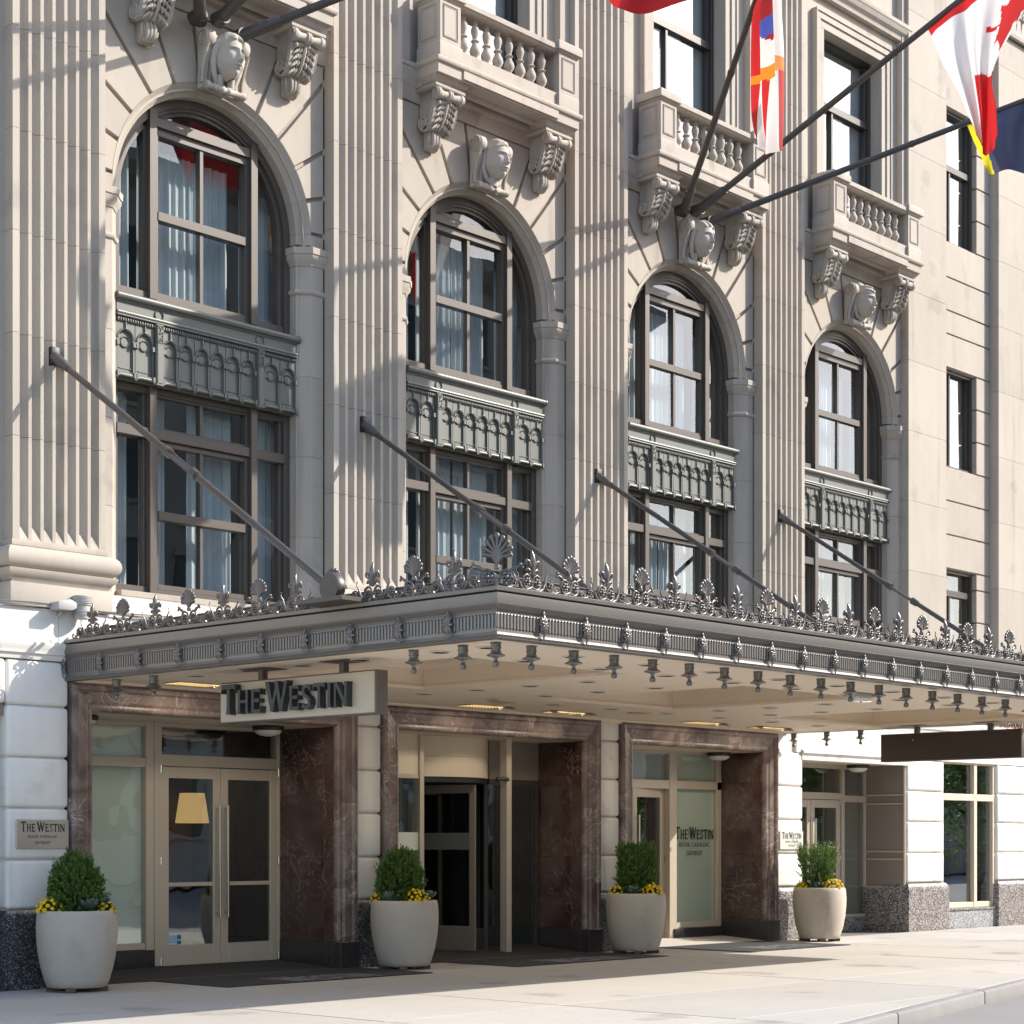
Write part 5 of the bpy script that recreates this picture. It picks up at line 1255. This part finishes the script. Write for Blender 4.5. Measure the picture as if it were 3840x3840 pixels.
KL = [kale_leaf(i) for i in range(3)]; KLD = []
for me in KL: c = me.copy(); c.materials[0] = KALED; KLD.append(c)
def kale(loc, k, seed, label, dark=False):
    R = random.Random(seed); t = tag(empty('ornamental_kale', loc), label, 'plant', 'ornamental kale in the planters')
    for i in range(26):
        a = i*2.39996; q = i/26; o = put(R.choice(KLD if dark else KL), 'leaf', t, (.012*cos(a), .012*sin(a), .03+.02*(1-q)), (radians(70-72*q+R.uniform(-8, 8)), 0, a-pi/2)); s = k*.78*(.45+.62*q**.6); o.scale = (s, s, s)
PX = [(-2.49, -.75), (2.41, -.75), (7.06, -.75), (11.72, -.80)]
lbs = ['concrete planter in front of the wall plaque at the left edge', 'concrete planter between the double doors and the revolving door', 'concrete planter right of the revolving door at the third entrance', 'sunlit concrete planter by the fourth doorway']
for (x, y), l in zip(PX, lbs): planter(x, y, l)
zt = .82
boxwood((PX[0][0]+.0, PX[0][1]+.02, zt), .30, .64, 'cone', 900, 1, 'cone shaped boxwood in the leftmost planter')
boxwood((PX[1][0]-.04, PX[1][1]+.04, zt), .275, .68, 'dome', 900, 2, 'round topped boxwood in the planter left of the revolving door')
boxwood((PX[2][0]+.05, PX[2][1]+.03, zt), .27, .72, 'box', 950, 3, 'flat topped boxwood in the planter at the third entrance')
boxwood((PX[3][0]-.02, PX[3][1]+.03, zt), .30, .64, 'loose', 520, 4, 'loose bright boxwood in the sunlit planter', 1.0)
R2 = Vector((.68, -.733, 0)); F2 = Vector((-.733, -.68, 0))      # right hand and front as seen from the street corner
def at(i, r, f, z=zt): return Vector((PX[i][0], PX[i][1], z))+R2*r+F2*f
mums(at(0, -.25, .18, zt+.02), .14, .14, 40, 1, 'yellow chrysanthemum clump at the left of the leftmost planter'); mums(at(0, .325, .04), .09, .13, 22, 2, 'small yellow chrysanthemum clump at the right of the leftmost planter')
kale(at(0, .17, .19, zt+.02), 1.35, 1, 'dark green kale at the front right of the leftmost planter', True); kale(at(0, .27, .02, zt+.05), 1.1, 2, 'dark kale behind the yellow clump in the leftmost planter', True)
mums(at(1, .16, .21, zt+.02), .15, .15, 42, 3, 'yellow chrysanthemums at the front right of the second planter'); mums(at(1, -.33, .02), .09, .12, 16, 4, 'yellow chrysanthemums at the left rim of the second planter')
kale(at(1, -.17, .21, zt), 1.35, 3, 'blue green kale at the front left of the second planter'); kale(at(1, .31, .0, zt+.04), 1.0, 4, 'blue green kale at the right rim of the second planter')
mums(at(2, .22, .18, zt+.02), .14, .14, 40, 5, 'yellow chrysanthemums at the front right of the third planter'); mums(at(2, -.28, .05), .12, .13, 26, 6, 'yellow chrysanthemums at the left of the third planter')
kale(at(2, -.06, .24, zt), 1.3, 5, 'blue green kale at the front of the third planter')
mums(at(3, .20, .16, zt+.02), .15, .15, 44, 7, 'yellow chrysanthemums at the right of the sunlit planter'); mums(at(3, -.30, .05), .10, .12, 24, 8, 'yellow chrysanthemums at the left of the sunlit planter')
kale(at(3, -.08, .22, zt), 1.15, 6, 'dark kale at the front of the sunlit planter', True)

# ------------------------------------------------------------------ flag poles and flags
def pole(base, tip, label, L=1.0):
    b, t = Vector(base), Vector(tip); d = (t-b).normalized(); n = (t-b).length*L
    o = tag(empty('flagpole', b), label, 'flagpole'); P = lambda s: d*s
    MB().tube([P(-.12), P(.48), P(.50)], [.075, .070, .062], 14).build('socket', PIPE, o, ang=40)
    m = MB(); m.tube([P(.45), P(n*.45), P(n)], [.050, .046, .040], 14); m.tube([P(n*.56), P(n*.56+.05)], .052, 14); m.tube([P(n-.09), P(n+.02)], .056, 14); m.build('shaft', PIPE, o, ang=40)
    m = MB()
    for s in (.30, .42): m.lathe([(.012, -.09), (.012, .09)], 6, P(s), 'x')
    m.build('bolt', STEEL, o)
    MB().lathe([(0, -.12), (.085, -.12), (.085, .06), (0, .06)], 12, (0, .08, 0), 'y', False).build('wall_bracket', PIPE, o)
    return o
TIPS = {'left': ((8.85, -.25, 11.33), (6.22, -3.38, 12.53)), 'mid': ((9.10, -.36, 11.36), (9.33, -4.18, 13.12)), 'right': ((9.45, -.28, 11.27), (12.05, -3.27, 12.76))}
for k, (b, t) in TIPS.items():
    pole(b, t, {'left': 'left dark flagpole over the third arch, holding the striped city flag', 'mid': 'dark flagpole over the third arch, holding the red and white leaf flag', 'right': 'lowest dark flagpole over the third arch, holding the slate blue flag'}[k], 1.55 if k == 'mid' else 1.4 if k == 'right' else 1.3)
    q = Vector((-2*SP, 0, 0)); pole(Vector(b)+q, Vector(t)+q, {'left': 'left dark flagpole over the first arch, rising out of the frame', 'mid': 'middle dark flagpole over the first arch, rising out of the frame', 'right': 'right dark flagpole over the first arch, crossing the carved bracket'}[k], 1.5)
def spl(pts, t):
    # smooth interpolation through points at equal parameters
    n = len(pts)-1; f = min(max(t, 0), 1)*n; i = min(int(f), n-1); u = f-i
    p = [Vector(pts[max(0, i-1)]), Vector(pts[i]), Vector(pts[i+1]), Vector(pts[min(n, i+2)])]
    return .5*((2*p[1])+(p[2]-p[0])*u+(2*p[0]-5*p[1]+4*p[2]-p[3])*u*u+(3*p[1]-p[0]-3*p[2]+p[3])*u**3)
def flag(name, rows, fold, nf, nrm, pick, mats, label, nu=110, nv=120, ph=0.0, base=None):
    nrm = Vector(nrm).normalized(); base = Vector(base); m = MB(); rp = [[spl(r, i/nu) for i in range(nu+1)] for r in rows]
    for j in range(nv+1):
        v = j/nv
        for i in range(nu+1):
            u = i/nu; p = spl([r[i] for r in rp], v)
            a = fold*1.35*min(1, v*3.0); w = sin(2*pi*nf*u+ph+1.2*sin(2.2*v+ph))+.35*sin(2*pi*nf*2.1*u+2*ph+v*3)
            m.v.append(tuple(p-base+nrm*a*w))
    for j in range(nv):
        for i in range(nu):
            k = j*(nu+1)+i; m.f.append((k, k+1, k+nu+2, k+nu+1)); m.m.append(pick((i+.5)/nu, (j+.5)/nv))
    o = m.build(name, mats, None, base, ang=180, fix=False)
    return tag(o, label, 'flag')
LEAFP = [(0, -.42), (.03, -.42), (.02, -.22), (.23, -.27), (.19, -.19), (.42, -.01), (.37, .02), (.40, .14), (.28, .11), (.25, .16), (.15, .05), (.20, .26), (.12, .23), (0, .40)]
LEAFP = LEAFP+[(-x, y) for x, y in LEAFP[::-1]]
def inpoly(x, y, P):
    c = False
    for i in range(len(P)):
        (x0, y0), (x1, y1) = P[i], P[i-1]
        if (y0 > y) != (y1 > y) and x < (x1-x0)*(y-y0)/(y1-y0)+x0: c = not c
    return c
def can(u, v):
    if v < .20: return 1
    if u < .40: return 1 if v > .965 else 0
    if v > .56+.10*(u-.4): return 1
    return 1 if inpoly((v-.38)/.34, (u-.86)/.50, LEAFP) else 0
X_ = 9.35
flag('leaf_flag', [[(X_, -4.19, 13.10), (X_, -4.7, 13.36), (X_, -5.3, 13.62), (X_-.02, -6.6, 14.23)],
 [(X_, -4.23, 13.01), (X_, -4.72, 13.19), (X_+.05, -5.2, 13.38), (X_-.15, -6.4, 13.7)],
 [(X_, -4.42, 12.55), (X_, -4.78, 12.68), (X_+.1, -5.08, 12.8), (X_-.22, -5.85, 12.85)],
 [(X_, -4.66, 12.10), (X_, -4.88, 12.15), (X_+.1, -5.05, 12.2), (X_-.22, -5.36, 12.15)],
 [(X_, -4.83, 11.70), (X_+.02, -4.96, 11.68), (X_+.05, -5.08, 11.65), (X_-.20, -5.38, 11.62)],
 [(X_, -4.90, 11.56), (X_, -5.02, 11.28), (X_, -5.10, 11.08), (X_-.12, -5.36, 11.26)]], .045, 2.6, (1, .25, 0), can, [WHIC, REDC], 'red and white maple leaf flag drooping from the middle flagpole', ph=.6, base=(X_, -5, 12.5))
def det(u, v):
    if v > .575:
        if .575 < v < .60+.03*u: return 3
        return 1 if int((u+.04)*9) % 2 == 0 else 0
    if u < .38:
        if u > .33 or v < .02: return 3
        if v > .36 and u < .17: return 4 if (int(v*40)+int(u*30)) % 5 else 3
        return 1
    a = (v-.22)/.26; c = (u-.72)/.26
    if a*a+c*c < 1: return (2 if (v*9+u*2) % 1.6 < .7 else 4) if c < .45 else 2 if a < .1 else 0
    return 0
flag('striped_flag', [[(6.2, -3.42, 12.55), (5.9, -3.77, 12.68), (5.6, -4.11, 12.81), (5.3, -4.47, 12.95)],
 [(6.10, -3.53, 12.40), (5.85, -3.82, 12.42), (5.6, -4.1, 12.46), (5.31, -4.46, 12.55)],
 [(6.07, -3.56, 11.8), (5.8, -3.86, 11.75), (5.55, -4.15, 11.7), (5.25, -4.52, 11.65)],
 [(6.08, -3.55, 11.1), (5.85, -3.8, 10.97), (5.6, -4.1, 10.85), (5.27, -4.49, 10.85)],
 [(5.93, -3.72, 10.72), (5.75, -3.92, 10.52), (5.5, -4.2, 10.30), (5.33, -4.42, 10.28)]], .055, 2.3, (.65, -.75, 0), det, [WHIC, REDC, ROYC, ORAC, MAROC], 'red and white striped city flag with orange fringe hanging beside the third balcony', ph=2.0, base=(5.7, -4.0, 12.0))
flag('blue_flag', [[(12.05, -3.27, 12.80), (12.65, -3.96, 13.13), (13.3, -4.7, 13.49), (13.95, -5.4, 13.85)],
 [(12.19, -3.44, 12.32), (12.55, -3.9, 12.55), (13.3, -4.7, 12.7), (14.5, -5.3, 12.95)],
 [(12.27, -3.55, 11.99), (12.6, -3.9, 11.97), (13.3, -4.6, 11.72), (14.8, -5.2, 12.0)]], .07, 2.2, (.75, .65, 0), lambda u, v: 1 if u < .06+.05*v else 0, [BLUC, YELC], 'slate blue flag with a yellow edge bunched at the end of the lowest pole', ph=1.0, base=(12.6, -3.8, 12.5))
flag('red_flag', [[(2.76, -3.27, 12.80), (3.36, -3.96, 13.13), (4.01, -4.7, 13.49), (4.66, -5.4, 13.85)], [(2.85, -3.9, 12.2), (3.3, -4.3, 12.45), (4.2, -4.9, 12.7), (5.2, -5.3, 12.95)], [(3.0, -3.57, 11.72), (3.22, -3.82, 11.45), (4.0, -4.6, 11.78), (5.5, -5.2, 12.12)]], .05, 2.2, (.75, .65, 0), lambda u, v: 0, [REDC], 'red flag showing only its lower edge above the second balcony', base=(3.4, -4, 12.3))
q = Vector((.04, -4.18, 13.12)); flag('white_flag', [[q+Vector((0, -.05, .0)), q+Vector((0, -.6, .28)), q+Vector((0, -1.2, .56)), q+Vector((0, -1.8, .85))], [q+Vector((0, -.2, -.5)), q+Vector((.05, -.6, -.4)), q+Vector((-.1, -1.0, -.3)), q+Vector((0, -1.4, -.1))], [q+Vector((0, -.45, -1.0)), q+Vector((.1, -.7, -1)), q+Vector((-.1, -.95, -1)), q+Vector((0, -1.25, -.9))], [q+Vector((0, -.7, -1.55)), q+Vector((0, -.8, -1.8)), q+Vector((0, -.95, -2.1)), q+Vector((0, -1.2, -1.9))]], .05, 2.5, (1, .2, 0), lambda u, v: 1 if v > .7 else 0, [WHIC, REDC], 'white and red flag above the frame on the middle pole of the first arch', base=q)
q = Vector((-3.07, -3.38, 12.53)); flag('striped_flag', [[q+Vector((-.1, -.1, .05)), q+Vector((-.4, -.45, .2)), q+Vector((-.7, -.8, .3)), q+Vector((-1.0, -1.2, .45))], [q+Vector((-.15, -.2, -.7)), q+Vector((-.4, -.45, -.65)), q+Vector((-.7, -.8, -.6)), q+Vector((-1.0, -1.15, -.5))], [q+Vector((-.2, -.3, -1.2)), q+Vector((-.4, -.5, -1.2)), q+Vector((-.7, -.8, -1.2)), q+Vector((-1, -1.1, -1.1))]], .06, 2.2, (.65, -.75, 0), lambda u, v: 1 if int(u*9) % 2 else 0, [WHIC, REDC], 'striped flag above the frame on the left pole of the first arch', base=q)

# ------------------------------------------------------------------ wall fittings at the left
t = tag(empty('wall_alarm', (-2.12, -.30, 4.08)), 'pale louvred cylinder horn on the wall above the canopy corner', 'alarm')
m = MB(); m.lathe([(0, 0), (.085, 0), (.088, .02), (.088, .14), (.10, .15), (.105, .17), (.105, .25), (.09, .26), (0, .26)], 20, cap=False); m.build('body', BLIND, t)
m = MB()
for i in range(4): m.lathe([(.089, .03+.016*i), (.094, .034+.016*i), (.089, .038+.016*i)], 20, cap=False)
for i in range(5): m.lathe([(.106, .168+.017*i), (.112, .172+.017*i), (.106, .176+.017*i)], 20, cap=False)
m.build('louvre', BLIND, t, ang=20); MB().box(-.04, .04, .05, .14, .08, .16).build('bracket', BLIND, t)
t = tag(empty('floodlight', (-2.36, -.27, 4.20)), 'small white box floodlight left of the louvred horn', 'floodlight')
m = MB(); m.prism([(-.12, -.05), (.06, -.05), (.12, -.02), (.12, .04), (.04, .075), (-.12, .04)], 'y', -.12, .06); m.build('head', BLIND, t, bevel=.012); MB().tube([(0, 0, -.05), (0, .05, -.09), (0, .09, -.09)], .02, 8).build('arm', BLIND, t)
R = random.Random(2); m = MB()
for k in range(3): m.tube([(-6+.25*i, -.225-.006*k, 4.185+.012*k+.012*sin(i*.9+k)) for i in range(23)], .007, 5)
tag(m.build('cable', CABL), 'thin bundled cables running along the pale ledge at the left', 'cable')

# ------------------------------------------------------------------ across the street, seen as reflections
ob = tag(empty('office_building', (24, -34, 0)), 'tan stone office block across the street, seen in window reflections', 'building')
MB().box(-24, 28, -10, 0, 0, 25).build('wall', CAFE, ob); m = MB(); m.sweep([(28, -.1), (28, .0), (-24, .0), (-24, -.1)], [(-.3, 24), (.3, 24.2), (.8, 24.7), (.8, 25.1), (-.3, 25.1)]); m.build('cornice', CAFE, ob)
WN = MB().box(-.75, .75, -.05, .03, -1.15, 1.15).mesh('window', mat('far_window', (.03, .04, .05), .1)); SI = MB().box(-.9, .9, 0, .15, -1.35, -1.2).box(-.95, .95, 0, .2, 1.2, 1.42).mesh('sill', CAFE)
for i in range(15):
    for j in range(6): put(WN, 'window', ob, (-19.5+3.2*i, .02, 3.0+3.7*j)); put(SI, 'sill', ob, (-19.5+3.2*i, .0, 3.0+3.7*j))
def tree(x, y, h, seed, label):
    R = random.Random(seed); t = tag(empty('street_tree', (x, y, -.1)), label, 'tree', 'street trees beyond the frame'); m = MB(); f = MB()
    m.tube([(0, 0, 0), (.05, 0, h*.3), (0, .05, h*.55)], [.16, .12, .06], 8)
    for i in range(9):
        a = R.uniform(0, 6.28); z = h*R.uniform(.28, .5); e = Vector((cos(a)*h*.25, sin(a)*h*.25, z+h*.22)); m.tube([(0, 0, z), tuple(e*.5+Vector((0, 0, z*.5))), tuple(e)], [.06, .04, .015], 5)
    for i in range(150):
        a, b = R.uniform(0, 6.28), R.uniform(-.9, 1.5); r = h*.27*R.uniform(.3, 1); c = Vector((r*cos(a)*cos(b), r*sin(a)*cos(b), h*.52+r*1.7*sin(b)))
        for k in range(42):
            p = c+Vector((R.gauss(0, .3), R.gauss(0, .3), R.gauss(0, .24))); d = Vector((R.uniform(-1, 1), R.uniform(-1, 1), R.uniform(-1, .6))).normalized(); s = d.orthogonal().normalized()*.05
            f.add([p, p+d*.07+s, p+d*.15, p+d*.07-s], [(0, 1, 2, 3)])
    m.build('trunk', STEM, t); f.build('crown', LEAF, t, smooth=False, fix=False)
tree(33, -8.2, 7.5, 1, 'green street tree reflected in the far shop window'); tree(38.5, -9.8, 8.0, 2, 'second green street tree reflected in the far shop window'); tree(28.5, -9.2, 6.5, 3, 'third green street tree along the kerb beyond the frame')
db = tag(empty('glass_office', (78, -32, 0)), 'low dark blue glass office far down the street, seen in the shop window reflection', 'building')
MB().box(-22, 30, -12, 0, 0, 11).build('wall', mat('dark_blue_glass', (.02, .035, .07), .2), db)
WM = MB().box(-.9, .9, -.02, .05, -1.0, 1.0).mesh('window', mat('pale_blue_glass', (.05, .08, .14), .1))
for i in range(16):
    for j in range(3): put(WM, 'window', db, (-20+3*i, .0, 2.4+3.2*j))
